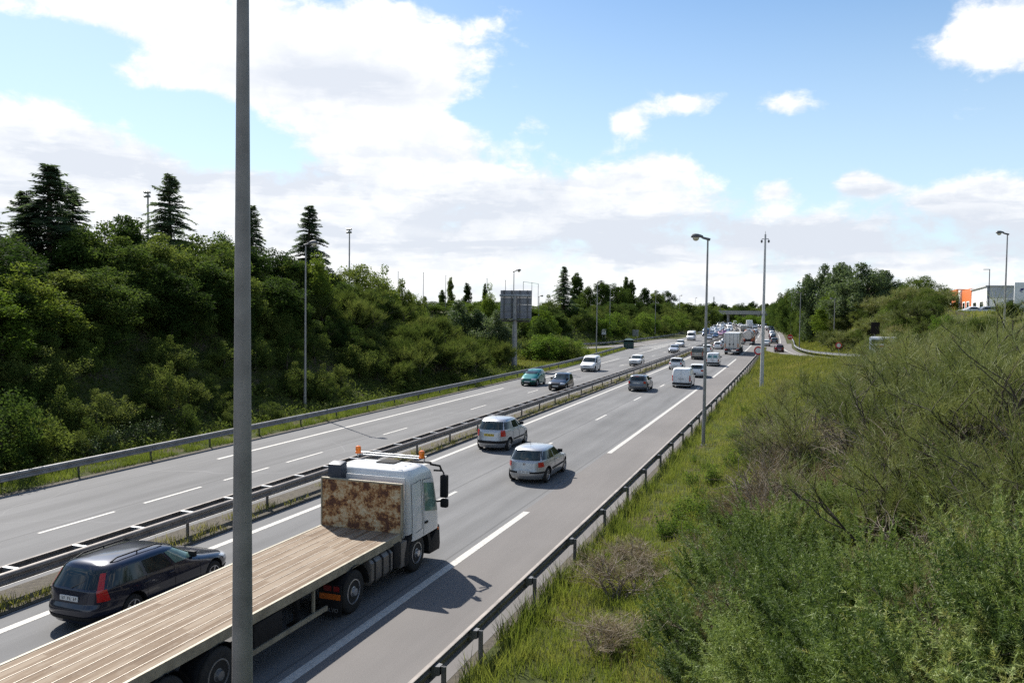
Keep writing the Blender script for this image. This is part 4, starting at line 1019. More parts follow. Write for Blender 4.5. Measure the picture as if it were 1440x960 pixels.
# cab: stacked outlines
csh = Shell([(.55, -.52), (1.0, -.52), (2.35, -.52), (2.55, -.50), (2.64, -.44), (2.70, -.20)], [(.55, 1.26), (.75, 1.33), (1.2, 1.34), (1.45, 1.30), (2.2, 1.10), (2.45, .98), (2.62, .78), (2.70, .45)],
            [(.55, 1.22), (1.0, 1.245), (1.5, 1.245), (2.3, 1.19), (2.5, 1.15), (2.64, 1.06), (2.70, .80)], [(.55, 9), (2.4, 9), (2.7, 6)], [.92, 1.0, 1.1, 1.2, 1.3, 1.45, 1.7, 1.95, 2.2, 2.35, 2.45, 2.55, 2.60, 2.64, 2.67, 2.69, 2.70])
body = csh.mesh(72).build('cab', [P['cabwhite'], M['under']], t, smooth=True, angle=45)
cc = MB(); cc.cyl((0, 0, .50), .66, 3, 'X', 32); co = cc.build('cutter', M['under'])
md = body.modifiers.new('b', 'BOOLEAN'); md.object = co; md.solver = 'EXACT'
me = bpy.data.meshes.new_from_object(body.evaluated_get(bpy.context.evaluated_depsgraph_get())); body.modifiers.clear(); body.data = me; bpy.data.objects.remove(co)
csh.end_patch(1.08, 1.0, 1.50, 2.28, True, .012).build('windshield', M['glass'], t, smooth=True)
for sg in (-1, 1):
    w_ = csh.side_patch((1.10, 1.42, .28, 1.56), (.93, 2.14, .28, 2.24), sg, .010); w_.build('side_window', M['glass_green'] if sg > 0 else M['glass'], t, smooth=True)
    m = MB()
    for a, b in (((.22, .95), (.22, 2.32)), ((.22, 2.32), (.95, 2.28)), ((-.40, 1.1), (-.40, 2.30)), ((-.40, 2.30), (.12, 2.34)), ((.12, 2.34), (.12, 1.15)), ((.12, 1.15), (-.40, 1.1))):
        m.tube([(sg*(csh.side_x(a[0]+(b[0]-a[0])*q, a[1]+(b[1]-a[1])*q)+.001), a[0]+(b[0]-a[0])*q, a[1]+(b[1]-a[1])*q) for q in (0, .33, .66, 1)], .009, 4)
    m.build('door_seam', M['steel_dark'], t)
    m = MB(); m.box((sg*1.262, .36, 1.27), (.04, .17, .06)); m.build('door_handle', M['black'], t, bevel=.012)
    m = MB(); n = 16                                                # arch trim and front corner cladding
    ring = [(.66, 0), (.80, 0)]
    vs = []
    for i in range(n+1):
        a = math.radians(-12+204*i/n)
        for rr_ in (.655, .80): vs.append((sg*1.252, rr_*math.cos(a)*1.0, .50+rr_*math.sin(a)*.93)); vs.append((sg*1.10, rr_*math.cos(a), .50+rr_*math.sin(a)*.93))
    m.add(vs, [(4*i, 4*i+4, 4*i+6, 4*i+2) for i in range(n)]+[(4*i+1, 4*i+3, 4*i+7, 4*i+5) for i in range(n)]+[(4*i, 4*i+1, 4*i+5, 4*i+4) for i in range(n)]+[(4*i+2, 4*i+6, 4*i+7, 4*i+3) for i in range(n)])
    m.build('wheel_arch', M['black'], t, smooth=True)
    m = MB(); m.prism([(.68, .28), (1.36, .26), (1.40, .42), (1.34, .98), (.76, .62), (.70, .45)], sg*.62, sg*1.255, 'X'); m.build('step_panel', M['black'], t, bevel=.03)
    m = MB(); m.tube([(sg*1.15, 1.02, 2.42), (sg*1.36, 1.16, 2.40), (sg*1.40, 1.18, 2.32)], .025, 6); m.tube([(sg*1.17, 1.12, 1.62), (sg*1.42, 1.18, 1.66)], .025, 6)
    mo = m.build('mirror_arm', M['black'], t, smooth=True)
    m = MB(); m.box((sg*1.42, 1.16, 2.02), (.22, .16, .58)); m.build('mirror', M['black'], t, bevel=.05)
    m = MB(); m.box((sg*1.44, 1.14, 1.60), (.22, .16, .22)); m.build('mirror', M['black'], t, bevel=.05)
    big_wheel(t, sg*1.06, 0, .50, .30, sg, 'rim')
    m = MB(); m.prism([(-.60, .35), (-.50, .35), (-.50, 1.0), (-.60, 1.0)], sg*.85, sg*1.22, 'X'); m.build('mudguard', M['black'], t)
    m = MB(); m.box((sg*1.255, 1.22, .88), (.03, .05, .06)); m.build('side_marker', M['amber'], t)
m = MB(); m.box((0, 1.28, .62), (2.3, .14, .6)); m.build('front_bumper', M['black'], t, bevel=.05)
m = MB(); m.box((0, -.55, 1.95), (2.1, .03, 1.05)); m.box((0, -.565, 1.45), (1.9, .02, .05)); m.build('rear_panel', P['cabwhite'], t, bevel=.012)
m = MB(); m.box((.15, .22, 2.715), (.55, .42, .03)); m.build('roof_hatch', M['under'], t, bevel=.01)
m = MB()
for s in (-.35, .35): m.tube([(s*3.0, .62, 2.70), (s*3.0, .62, 2.83)], .025, 6)
m.tube([(-1.12, .62, 2.84), (1.12, .62, 2.84)], .024, 8); m.tube([(-.95, .52, 2.80), (.95, .52, 2.80)], .02, 8); m.build('beacon_bar', M['steel'], t, smooth=True)
for s in (-1, 1):
    m = MB(); m.lathe([(.085, .0), (.085, .04), (.075, .05), (.08, .16), (.065, .2), (.02, .215)], (s*1.0, .56, 2.82), n=14); m.build('beacon', M['amber'], t, smooth=True)
for k in range(3):
    m = MB(); m.box((0, -.35+.28*k, 2.703), (1.7, .03, .012)); m.build('roof_rib', P['cabwhite'], t)
m = MB(); m.prism([(-.84, 2.2), (-.54, 2.2), (-.50, 2.74), (-.56, 2.80), (-.84, 2.74)], -1.12, -.72, 'X'); m.box((-.92, -.69, 1.7), (.3, .25, 1.2)); m.build('air_intake', plain('slate_plastic', (.03, .038, .055), .5), t, bevel=.03)
m = MB(); m.tube([(1.10, .9, 2.60), (1.28, 1.16, 2.52), (1.3, 1.22, 2.40)], .03, 8); m.tube([(.5, .95, 2.62), (1.12, .92, 2.64)], .03, 8); m.build('sun_visor', M['black'], t, smooth=True)
for c in t.children:                                                # a slightly taller cab, set a little to the right
    if c.name.split('.')[0] in ('cab', 'windshield', 'side_window', 'door_seam', 'rear_panel', 'roof_hatch', 'beacon_bar', 'beacon', 'roof_rib', 'air_intake', 'sun_visor', 'mirror_arm', 'mirror', 'door_handle'):
        for v in c.data.vertices: v.co.z += .16*min(1, max(0, (v.co.z-1.3)/1.2)); v.co.x += .05
# chassis
m = MB()
for s in (-1, 1): m.box((s*.42, -2.0, .80), (.10, 6.0, .28))
for yy in (-4.6, -3.6, -2.4, -1.2): m.box((0, yy, .80), (.8, .12, .2))
m.build('chassis', M['black'], t)
for sg in (-1, 1):
    big_wheel(t, sg*1.05, -3.32, .50, .33, sg, 'rim'); m = MB()
    vs = []; n = 12
    for i in range(n+1):
        a = math.radians(0+180*i/n)
        vs += [(sg*.72, -3.32+.62*math.cos(a), .52+.60*math.sin(a)), (sg*1.26, -3.32+.62*math.cos(a), .52+.60*math.sin(a))]
    m.add(vs, [(2*i, 2*i+1, 2*i+3, 2*i+2) for i in range(n)]); m.build('mudguard', M['black'], t, smooth=True)
    m = MB(); m.box((sg*.99, -3.99, .50), (.58, .02, .72)); fl = m.build('mudflap', M['black'], t)
    m = MB(); m.box((sg*.99, -4.005, .58), (.54, .012, .13)); m.build('reflector', plain('orange_reflector', (.55, .13, .015), .35), fl)
    m = MB(); m.box((sg*.93, -4.005, .77), (.20, .03, .12)); m.box((sg*1.16, -4.005, .77), (.14, .03, .12)); m.build('tail_light', plain('dim_red_lens', (.20, .012, .012), .3), fl)
    # writing on the mudflap
    tx = bpy.data.curves.new('lettering', 'FONT'); tx.body = 'VOLVO'; tx.size = .13; tx.align_x = 'CENTER'; tx.extrude = .002
    to = bpy.data.objects.new('lettering_src', tx); COL.objects.link(to)
    bpy.context.view_layer.update(); me = bpy.data.meshes.new_from_object(to.evaluated_get(bpy.context.evaluated_depsgraph_get())); bpy.data.objects.remove(to)
    me.materials.clear(); me.materials.append(plain('flap_lettering', (.20, .20, .20), .6)); lo_ = bpy.data.objects.new('lettering', me); put(lo_, fl); lo_.location = (sg*.99, -4.003, .23); lo_.rotation_euler = (PI/2, 0, 0)
    # tanks and boxes between the axles
    prof_ = [(.78, .38), (1.16, .38), (1.24, .48), (1.24, .92), (1.14, 1.02), (.78, 1.02)]
    m = MB(); m.prism(prof_, -2.55, -1.45, 'Y'); m.v = [(sg*v[0], v[1], v[2]) for v in m.v]; ft = m.build('fuel_tank', M['tankmetal'], t, bevel=.03)
    for yy in (-2.38, -2.0, -1.62):
        m = MB(); m.prism([(a*1.006, b if b > .5 else b-.008) for a, b in prof_], yy-.03, yy+.03, 'Y'); m.v = [(sg*(v[0]+.006), v[1], v[2]+(.008 if v[2] > .6 else 0)) for v in m.v]; m.build('strap', M['black'], ft)
    m = MB(); m.box((sg*1.01, -1.20, .78), (.46, .36, .62)); m.build('air_box', M['black'], t, bevel=.03)
    m = MB(); m.box((sg*1.02, -.84, .70), (.44, .34, .66)); m.build('battery_box', M['tankmetal'], t, bevel=.025)
    m = MB(); m.cyl((sg*1.08, -1.15, 1.12), .06, .1, n=10); m.build('filler_cap', plain('blue_cap', (.02, .06, .3), .4), t)
# trailer bed as parts of the lorry
BZ, B0, B1, BW = 1.25, -.93, -14.2, 1.20
m = MB(); m.box((0, (B0+B1)/2, BZ-.06), (BW*2-.06, B0-B1-.02, .12)); m.build('wooden_deck', M['wood'], t)
m = MB()
for i, x in enumerate((-.94, -.67, -.40, -.13, .14, .40, .67, .94)):
    m.box((x, (B0+B1)/2, BZ+.004), (.011, B0-B1-.06, .006))
m.build('deck_strip', M['strip'], t)
for sg in (-1, 1):
    m = MB(); m.box((sg*(BW-.02), (B0+B1)/2, BZ-.09), (.06, B0-B1, .20)); m.box((sg*(BW-.06), (B0+B1)/2, BZ-.175), (.12, B0-B1-.04, .03)); m.build('side_rave', M['deckedge'], t)
m = MB(); m.box((0, B0+.03, BZ+.62), (BW*2-.02, .05, 1.30)); m.build('headboard', M['rust'], t)
m = MB(); m.box((0, B0+.03, BZ+1.285), (BW*2+.02, .08, .04))
for s in (-1, 1): m.box((s*(BW+.0), B0+.03, BZ+.58), (.04, .08, 1.38))
m.build('headboard_frame', M['deckedge'], t)
m = MB()
for s in (-1, 1): m.box((s*.5, (B0+B1)/2-.3, BZ-.36), (.14, B0-B1-1.2, .42))
for k in range(16): m.box((0, B0-.5-k*.82, BZ-.19), (BW*2-.2, .08, .12))
m.build('trailer_frame', M['black'], t)
for k, yy in enumerate((-8.05, -9.35, -10.65)):
    for sg in (-1, 1):
        big_wheel(t, sg*1.06, yy, .50, .36, sg, 'rimdark'); m = MB(); vs = []
        for i in range(11):
            a = math.radians(10+160*i/10); vs += [(sg*.82, yy+.60*math.cos(a), .50+.57*math.sin(a)), (sg*1.24, yy+.60*math.cos(a), .50+.57*math.sin(a))]
        m.add(vs, [(2*i, 2*i+1, 2*i+3, 2*i+2) for i in range(10)]); m.build('mudguard', M['black'], t, smooth=True)
for sg in (-1, 1):
    m = MB(); m.box((sg*1.19, -6.1, .50), (.04, 3.3, .10))
    for yy in (-4.9, -7.1): m.box((sg*1.14, yy, .75), (.05, .06, .6))
    m.build('side_guard', M['deckedge'], t)
    m = MB(); m.tube([(sg*.85, -5.1, .0), (sg*.85, -5.1, 1.0)], .07, 8); m.box((sg*.85, -5.1, .32), (.3, .3, .04)) ; m.v = [(v[0], v[1], max(v[2], .3)) for v in m.v]; m.build('landing_leg', M['black'], t)
    m = MB(); m.box((sg*1.0, -6.55, .80), (.4, .9, .45)); m.build('pallet_box', M['black'], t, bevel=.02)

# ------------------------------------------------------------------ lorries further up
def trailer_underside(t, y0, axles, sg_all=(-1, 1)):
    for sg in sg_all:
        for yy in axles: big_wheel(t, sg*1.05, yy, .5, .36, sg, 'rimdark')
    m = MB(); m.box((0, y0, .95), (1.0, 9.5, .3)); m.build('chassis', M['black'], t)
def box_truck(label, u, Y, H=3.9, col='boxwhite', L=12.5, short=False, group=None, rz=None):
    t = thing('box_truck', label, 'truck', (0, 0, 0), 0, group)
    m = MB(); m.box((0, L/2, (H+1.2)/2), (2.5, L, H-1.2)); m.build('box_body', P[col], t, bevel=.04)
    m = MB()
    for s in (-1, 1): m.box((s*.62, -.012, (H+1.2)/2), (1.15, .03, H-1.45))
    dr = m.build('rear_door', P[col], t, bevel=.01)
    m = MB()
    for s in (-.95, -.3, .3, .95): m.tube([(s, -.045, 1.3), (s, -.045, H-.15)], .02, 6)
    for s in (-.3, .3): m.box((s, -.05, 1.8), (.25, .04, .28))
    m.build('lock_rod', M['steel_dark'], dr)
    m = MB(); m.box((0, -.02, 1.15), (2.5, .1, .16)); m.build('rear_sill', M['steel'], t)
    for s in (-1, 1):
        m = MB(); m.box((s*.95, -.06, .92), (.5, .05, .16)); m.build('tail_light', M['red'], t)
        m = MB(); m.box((s*1.06, -.035, 1.62), (.28, .02, .62)); m.build('marker_board', plain('faded_marker', (.6, .32, .2), .5), t)
    m = MB(); m.box((0, -.02, .56), (2.4, .1, .14)); m.build('bumper_bar', M['steel'], t)
    m = MB(); m.box((0, -.07, .92), (.52, .03, .12)); m.build('number_plate', M['plate_w'], t)
    m = MB(); m.box((-.9, 1.5, .5), (.5, .03, .5)); m.box((.9, 1.5, .5), (.5, .03, .5)); m.build('mudflap', M['black'], t)
    trailer_underside(t, L/2, (1.9, 3.2, 4.5))
    cb = Shell([(.5, L+.5), (3, L+.55)], [(.5, L+2.4), (1.4, L+2.45), (2.9, L+2.2), (3.2, L+1.8)], [(.5, 1.22), (3.0, 1.2), (3.2, 1.0)], [(.5, 8), (3.2, 8)], [.5, .9, 1.4, 2.2, 2.9, 3.1, 3.2]).mesh(40)
    cb.build('cab', P['white'], t, smooth=True)
    for sg in (-1, 1): big_wheel(t, sg*1.05, L+1.4, .5, .3, sg); big_wheel(t, sg*1.05, L-2.2, .5, .3, sg)
    return place(t, u, Y, rz=rz)
box_truck('pale box lorry with closed rear doors in the right lane of the queue', -10.7, 143.9, 3.72)
def tanker(label, u, Y):
    t = thing('tanker_truck', label, 'truck')
    m = MB(); vs = []; n = 32
    for y, k in ((0, .82), (.12, .96), (.3, 1), (9.6, 1), (9.9, .9)):
        for i in range(n):
            a = 2*PI*i/n; vs.append((1.22*k*math.cos(a), y, 2.15+1.15*k*math.sin(a)*(1 if math.sin(a) > 0 else .9)))
    m.add(vs, [(j*n+i, j*n+(i+1) % n, (j+1)*n+(i+1) % n, (j+1)*n+i) for j in range(4) for i in range(n)]+[tuple(range(n))[::-1], tuple(4*n+i for i in range(n))])
    m.build('tank', P['tanker'], t, smooth=True)
    m = MB()
    for y in (1.5, 3.5, 5.5, 7.5): m.lathe([(.28, 0), (.28, .2), (.1, .24)], (0, y, 3.28), n=14)
    m.box((0, 4.5, 3.42), (1.1, 8, .03)); m.build('top_walkway', M['steel'], t)
    m = MB(); m.tube([(.75, -.02, .9), (.75, -.05, 3.2)], .03, 6); m.tube([(1.1, -.02, .9), (1.1, -.05, 3.1)], .03, 6)
    for k in range(7): m.tube([(.75, -.03, 1.0+.3*k), (1.1, -.03, 1.0+.3*k)], .02, 5)
    m.build('ladder', M['steel_dark'], t)
    m = MB(); m.box((0, .1, .98), (2.5, .3, .45)); m.build('rear_frame', M['black'], t)
    for s in (-1, 1):
        m = MB(); m.box((s*.9, -.07, 1.0), (.55, .05, .24)); m.build('tail_light', M['red'], t)
        m = MB(); m.box((s*1.0, -.07, 1.28), (.4, .03, .2)); m.build('hazard_plate', P['orange'], t)
    m = MB(); m.box((0, 0, .55), (2.4, .1, .14)); m.build('bumper_bar', M['steel'], t)
    trailer_underside(t, 5, (1.5, 2.8, 4.1))
    Shell([(.5, 10.3), (3, 10.4)], [(.5, 12.2), (1.4, 12.25), (2.9, 12), (3.2, 11.6)], [(.5, 1.22), (3.0, 1.2), (3.2, 1.0)], [(.5, 8), (3.2, 8)], [.5, .9, 1.4, 2.2, 2.9, 3.1, 3.2]).mesh(40).build('cab', P['orange'], t, smooth=True)
    for sg in (-1, 1): big_wheel(t, sg*1.05, 11.3, .5, .3, sg)
    return place(t, u, Y)
tanker('silver-beige tanker lorry with rounded rear end beyond the box lorry', -10.0, 191.5)
box_truck('white box lorry standing tall in the far queue behind the dark pole', -12.4, 372, 4.0, 'white')
box_truck('brownish lorry between the tanker and the far queue', -13.5, 268, 3.2, 'beige', L=7)
# lorry on the right slip road behind the broom bushes
t = thing('white_truck', 'white box truck with an orange-red mark half hidden behind the broom bushes on the right', 'truck', (0, 0, 0), 0)
m = MB(); m.box((0, 2.4, 2.05), (2.3, 5.2, 2.5)); m.build('box_body', P['white'], t, bevel=.12)
m = MB(); m.box((0, -.215, 2.75), (1.7, .03, .55)); m.build('rear_window', M['glass'], t, bevel=.01)
m = MB(); m.box((.25, -.225, 2.15), (.8, .03, .28)); m.build('red_mark', plain('orange_red_mark', (.55, .10, .05), .5), t)
Shell([(.45, 5.0), (2.6, 5.1)], [(.45, 6.9), (1.3, 6.8), (2.3, 6.0), (2.6, 5.6)], [(.45, 1.0), (2.6, .95)], [(.45, 7), (2.6, 7)], [.45, .9, 1.3, 1.8, 2.3, 2.6]).mesh(32).build('cab', P['white'], t, smooth=True)
for sg in (-1, 1):
    for yy in (.8, 5.9): big_wheel(t, sg*.95, yy, .38, .26, sg)
m = MB(); m.box((0, 2.6, .62), (1.6, 5.6, .3)); m.build('chassis', M['black'], t)
t.location = (7.6, 103.5, 1.62); t.rotation_euler = (.0, 0, -.28); t.scale = (.92, .9, .88)

# ------------------------------------------------------------------ the distant queue: simple single-mesh cars
def far_car(kind, L, W, H, rear_light=True):
    sh, d = prof(kind, L, W, H); bz, wt = d['bz'], d['wtop']; m = MB(); q = sh.mesh(28); m.add(q.v, q.f, 0)
    def addp(p, mi): m.add(p.v, p.f, mi)
    hb, ht = interp(d['w'], bz)*.86, interp(d['w'], wt)*.86
    addp(sh.end_patch(hb, ht, bz+.03, wt, True, .012, 6, 3), 1); addp(sh.end_patch(hb*.95, ht*.95, bz+.02, wt, False, .012, 6, 3), 1)
    yw0 = interp(d['front'], bz)-.22; yw1 = interp(d['front'], wt)-.14; ye0 = interp(d['rear'], bz)+.26; ye1 = interp(d['rear'], wt)+.2
    for s in (-1, 1):
        addp(sh.side_patch((yw0, bz+.02, ye0, bz+.03), (yw1, wt-.03, ye1, wt-.03), s, .01, 6, 3), 1)
        for y in (L/2-.86, L/2-.86-L*.6): m.cyl((s*(W/2-.10), y, .31), .31, .22, 'X', 14, 2)
        a, b = math.radians(-68), math.radians(-38)
        a, b = (a, b) if s > 0 else (PI-a, PI-b)
        addp(sh.corner_patch(a, b, .72, .95, .012, 4, 2), 3)
        a, b = math.radians(74), math.radians(42)
        a, b = (a, b) if s > 0 else (PI-a, PI-b)
        addp(sh.corner_patch(a, b, .6, .75, .012, 4, 2), 4)
    return m.mesh('car', [P['white'], M['glass'], M['rubber'], M['red'], M['lampglass']], smooth=True)
FC = [far_car('hatch', 4.1, 1.74, 1.47), far_car('estate', 4.5, 1.78, 1.47), far_car('mpv', 4.3, 1.78, 1.6), far_car('van', 4.4, 1.85, 1.9), far_car('sedan', 4.5, 1.78, 1.43), far_car('bigvan', 5.4, 2.0, 2.4)]
word = {'white': 'white', 'silver': 'silver', 'palesilver': 'pale grey', 'grey': 'dark grey', 'black': 'black', 'navy': 'navy', 'maroon': 'maroon', 'beige': 'beige', 'magenta': 'magenta', 'pink': 'pink', 'blue': 'blue'}
def put_far(u, Y, back, col, k):
    me = FC[k]; o = bpy.data.objects.new('queue_van' if k in (3, 5) else 'queue_car', me); put(o)
    o.material_slots[0].link = 'OBJECT'; o.material_slots[0].material = P[col]
    w = word[col]; ty = 'van' if k in (3, 5) else 'car'
    far = 'oncoming on the left carriageway' if back else 'in the queue on the near carriageway'
    tag(o, 'distant %s %s %s before the road bridge' % (w, ty, far), ty, 'distant vehicles queuing before the road bridge')
    place(o, u, Y, back); return o
put_far(-20.4, 281, True, 'magenta', 0)['label'] = 'magenta car on the left carriageway before the queue'
put_far(-20.5, 262, True, 'pink', 4)['label'] = 'pinkish car just this side of the magenta car'
cols = ['white', 'white', 'white', 'silver', 'palesilver', 'white', 'grey', 'white', 'silver', 'black', 'navy', 'white', 'palesilver', 'blue']
rq = random.Random(3)
for u, y0, gap, back in ((-20.4, 300, 10, True), (-24.0, 254, 13, True), (-27.0, 330, 14, True), (-14.5, 166, 9.5, False), (-10.9, 222, 8.5, False), (-5.2, 232, 9.5, False)):
    y = y0
    while y < 520:
        if not (u == -14.5 and abs(y-148) < 8) and not (u == -10.9 and (262 < y < 280 or 366 < y < 392)):
            put_far(u+rq.uniform(-.25, .25), y, back, rq.choice(cols), rq.choice([0, 0, 1, 2, 2, 3, 4, 5]) if y > 230 else rq.choice([0, 1, 2]))
        y += gap*rq.uniform(.75, 1.5)
# parked cars by the building
for px, Y, lb, k, c in ((1365, 150, 'white car parked on the hill in front of the orange wall section', 4, 'white'), (1383, 150, 'pale grey car parked on the hill below the slim dark lamp post', 0, 'palesilver')):
    p = on_y(px, 437, Y); o = bpy.data.objects.new('parked_car', FC[k]); put(o); o.material_slots[0].link = 'OBJECT'; o.material_slots[0].material = P[c]
    tag(o, lb, 'car'); o.location = (p.x, Y, tz(p.x, Y)+.0); o.rotation_euler = (0, 0, PI/2+.1)
# ------------------------------------------------------------------ sun and sky
SUN_EL = math.radians(44); SUN_DIR = Vector((-.785*math.cos(SUN_EL), .62*math.cos(SUN_EL), math.sin(SUN_EL))).normalized()
sl = bpy.data.lights.new('sun', 'SUN'); sl.energy = 5.0; sl.angle = math.radians(.53); sl.color = (1.0, .955, .89)
so = bpy.data.objects.new('sun', sl); COL.objects.link(so); so.rotation_euler = SUN_DIR.to_track_quat('Z', 'Y').to_euler(); so.location = (0, 0, 60)
W = bpy.data.worlds.new('World'); S.world = W; W.use_nodes = True
nt = W.node_tree; N = nt.nodes; L = nt.links
bg = N['Background']; bg.inputs[1].default_value = 1.0
def math_(op, a, b=None, c=None, clamp=False):
    n = N.new('ShaderNodeMath'); n.operation = op; n.use_clamp = clamp
    for i, v in enumerate((a, b, c)):
        if v is None: continue
        if hasattr(v, 'links'): L.new(v, n.inputs[i])
        else: n.inputs[i].default_value = v
    return n.outputs[0]
def smooth(a, b, x):
    n = N.new('ShaderNodeMapRange'); n.interpolation_type = 'SMOOTHSTEP'; n.inputs[1].default_value = a; n.inputs[2].default_value = b
    L.new(x, n.inputs[0]); return n.outputs[0]
def wmix(f, a, b, mode='MIX'):
    m = N.new('ShaderNodeMix'); m.data_type = 'RGBA'; m.blend_type = mode
    for s, v in ((m.inputs[0], f), (m.inputs[6], a), (m.inputs[7], b)):
        if hasattr(v, 'links'): L.new(v, s)
        else: s.default_value = (*v, 1) if isinstance(v, tuple) else v
    return m.outputs[2]
sky = N.new('ShaderNodeTexSky'); sky.sky_type = 'NISHITA'; sky.sun_disc = False; sky.sun_elevation = SUN_EL
sky.sun_rotation = math.atan2(SUN_DIR.x, SUN_DIR.y); sky.altitude = 50; sky.air_density = 1.0; sky.dust_density = .6; sky.ozone_density = 1.6
SKY_STRENGTH = .088
skyc = N.new('ShaderNodeVectorMath'); skyc.operation = 'SCALE'; L.new(sky.outputs[0], skyc.inputs[0]); skyc.inputs['Scale'].default_value = SKY_STRENGTH
tc = N.new('ShaderNodeTexCoord'); sep = N.new('ShaderNodeSeparateXYZ'); L.new(tc.outputs['Generated'], sep.inputs[0])
dx, dy, dz = sep.outputs
az = math_('ARCTAN2', dx, dy); el = math_('ARCSINE', dz)
ae = N.new('ShaderNodeCombineXYZ'); L.new(az, ae.inputs[0]); L.new(el, ae.inputs[1])
# warped cloud noise: flatter near the horizon
def wnoise(sx, sy, sc, det, ro, off=(0, 0, 0), src=None):
    mp = N.new('ShaderNodeMapping'); mp.inputs['Scale'].default_value = (sx, sy, 1); mp.inputs['Location'].default_value = off
    L.new(src or ae.outputs[0], mp.inputs[0]); n = N.new('ShaderNodeTexNoise'); n.inputs['Scale'].default_value = sc; n.inputs['Detail'].default_value = det; n.inputs['Roughness'].default_value = ro
    n.inputs['Distortion'].default_value = .25
    L.new(mp.outputs[0], n.inputs['Vector']); return n.outputs['Fac']
n_big = wnoise(1, 1.7, 9.0, 9, .58)
n_fine = wnoise(1, 1.5, 30, 7, .62, (3, 1, 0))
n_band = wnoise(1, 5.5, 6.5, 7, .60, (7, 2, 0))
def ael(px, py):
    d = ray(px, py).normalized(); return math.atan2(d.x, d.y), math.asin(d.z)
RAD = 1/F_PX
def blob(px, py, rx, ry, amp):
    a, e = ael(px, py); s = N.new('ShaderNodeVectorMath'); s.operation = 'SUBTRACT'; L.new(ae.outputs[0], s.inputs[0]); s.inputs[1].default_value = (a, e, 0)
    m = N.new('ShaderNodeVectorMath'); m.operation = 'MULTIPLY'; L.new(s.outputs[0], m.inputs[0]); m.inputs[1].default_value = (1/(rx*RAD), 1/(ry*RAD), 0)
    d = N.new('ShaderNodeVectorMath'); d.operation = 'DOT_PRODUCT'; L.new(m.outputs[0], d.inputs[0]); L.new(m.outputs[0], d.inputs[1])
    return math_('MULTIPLY', math_('EXPONENT', math_('MULTIPLY', d.outputs['Value'], -1.0)), amp)
def total(bl):
    t = None
    for b in bl:
        o = blob(*b); t = o if t is None else math_('ADD', t, o)
    return t
CLOUDS = [(95, 10, 120, 34, .62), (215, 8, 120, 40, .66), (175, 108, 55, 22, .42), (245, 92, 75, 38, .62), (480, 62, 175, 78, .98), (600, 105, 105, 58, .62), (400, 112, 100, 52, .56), (350, 55, 50, 34, .25), (470, 185, 110, 42, .5), (330, 120, 50, 30, .35),
          (20, 180, 90, 55, .80), (120, 235, 120, 55, .72), (250, 285, 150, 55, .70), (560, 235, 140, 55, .72), (420, 300, 190, 60, .72), (690, 258, 90, 50, .66), (620, 180, 70, 26, .45), (60, 300, 150, 60, .5),
          (900, 246, 90, 40, .82), (830, 292, 110, 44, .55), (985, 290, 100, 28, .42), (1093, 264, 26, 17, .75), (1140, 322, 100, 22, .5), (1205, 258, 36, 22, 1.0), (1245, 264, 24, 12, .42), (1345, 280, 70, 24, .72), (1430, 274, 80, 30, .72),
          (880, 170, 32, 22, .68), (965, 145, 46, 18, .72), (1110, 148, 58, 17, .72), (742, 170, 36, 18, .55), (1392, 34, 66, 50, .95), (1350, 72, 34, 22, .3), (1440, 70, 40, 30, .4), (690, 30, 30, 22, .2), (835, 78, 18, 9, .2),
          (70, 82, 80, 32, -.65), (288, 180, 58, 38, -.7), (375, 213, 42, 22, -.75), (160, 60, 60, 16, -.35), (250, 150, 60, 18, -.3), (668, 160, 50, 16, -.7), (530, 208, 22, 9, -.35), (330, 205, 30, 20, -.3), (700, 225, 30, 14, -.2), (850, 330, 1, 1, 0)]
cov = total(CLOUDS)
hz = smooth(.150, .065, el)                         # cloud deck towards the horizon
cov = math_('ADD', cov, math_('MULTIPLY', hz, .74))
# away from the photographed sky: broken fair-weather cloud from noise alone
fw = N.new('ShaderNodeVectorMath'); fw.operation = 'DOT_PRODUCT'; L.new(tc.outputs['Generated'], fw.inputs[0]); fw.inputs[1].default_value = tuple(Vector((-math.sin(YAW), math.cos(YAW), .2)).normalized())
away = smooth(.72, .45, fw.outputs['Value'])
cov = math_('ADD', cov, math_('MULTIPLY', away, .40))
den = math_('ADD', cov, math_('MULTIPLY', math_('SUBTRACT', n_big, .5), 1.7))
den = math_('ADD', den, math_('MULTIPLY', math_('SUBTRACT', n_fine, .5), .85))
dens = smooth(.32, .80, den)
# shading: lit tops, greyer undersides
SHADE = [(465, 108, 105, 36, .85), (560, 130, 60, 16, .4), (300, 250, 120, 30, .5), (90, 235, 120, 30, .75), (180, 40, 70, 12, .35), (700, 285, 110, 26, .6), (440, 240, 45, 18, .7), (880, 325, 150, 24, .75), (1060, 345, 190, 26, .8), (600, 310, 150, 26, .55), (620, 345, 180, 18, .5), (1250, 345, 140, 26, .6), (780, 280, 40, 18, .45), (1350, 310, 120, 22, .5), (1220, 268, 40, 6, .25), (1400, 330, 90, 25, .4)]
shd = math_('MULTIPLY', total(SHADE), math_('MULTIPLY_ADD', n_band, 1.6, .22, clamp=False))
low = smooth(.34, .10, el)
bandm = math_('MULTIPLY', low, smooth(.44, .60, n_band))
shd = math_('ADD', shd, math_('MULTIPLY', bandm, .42), clamp=False)
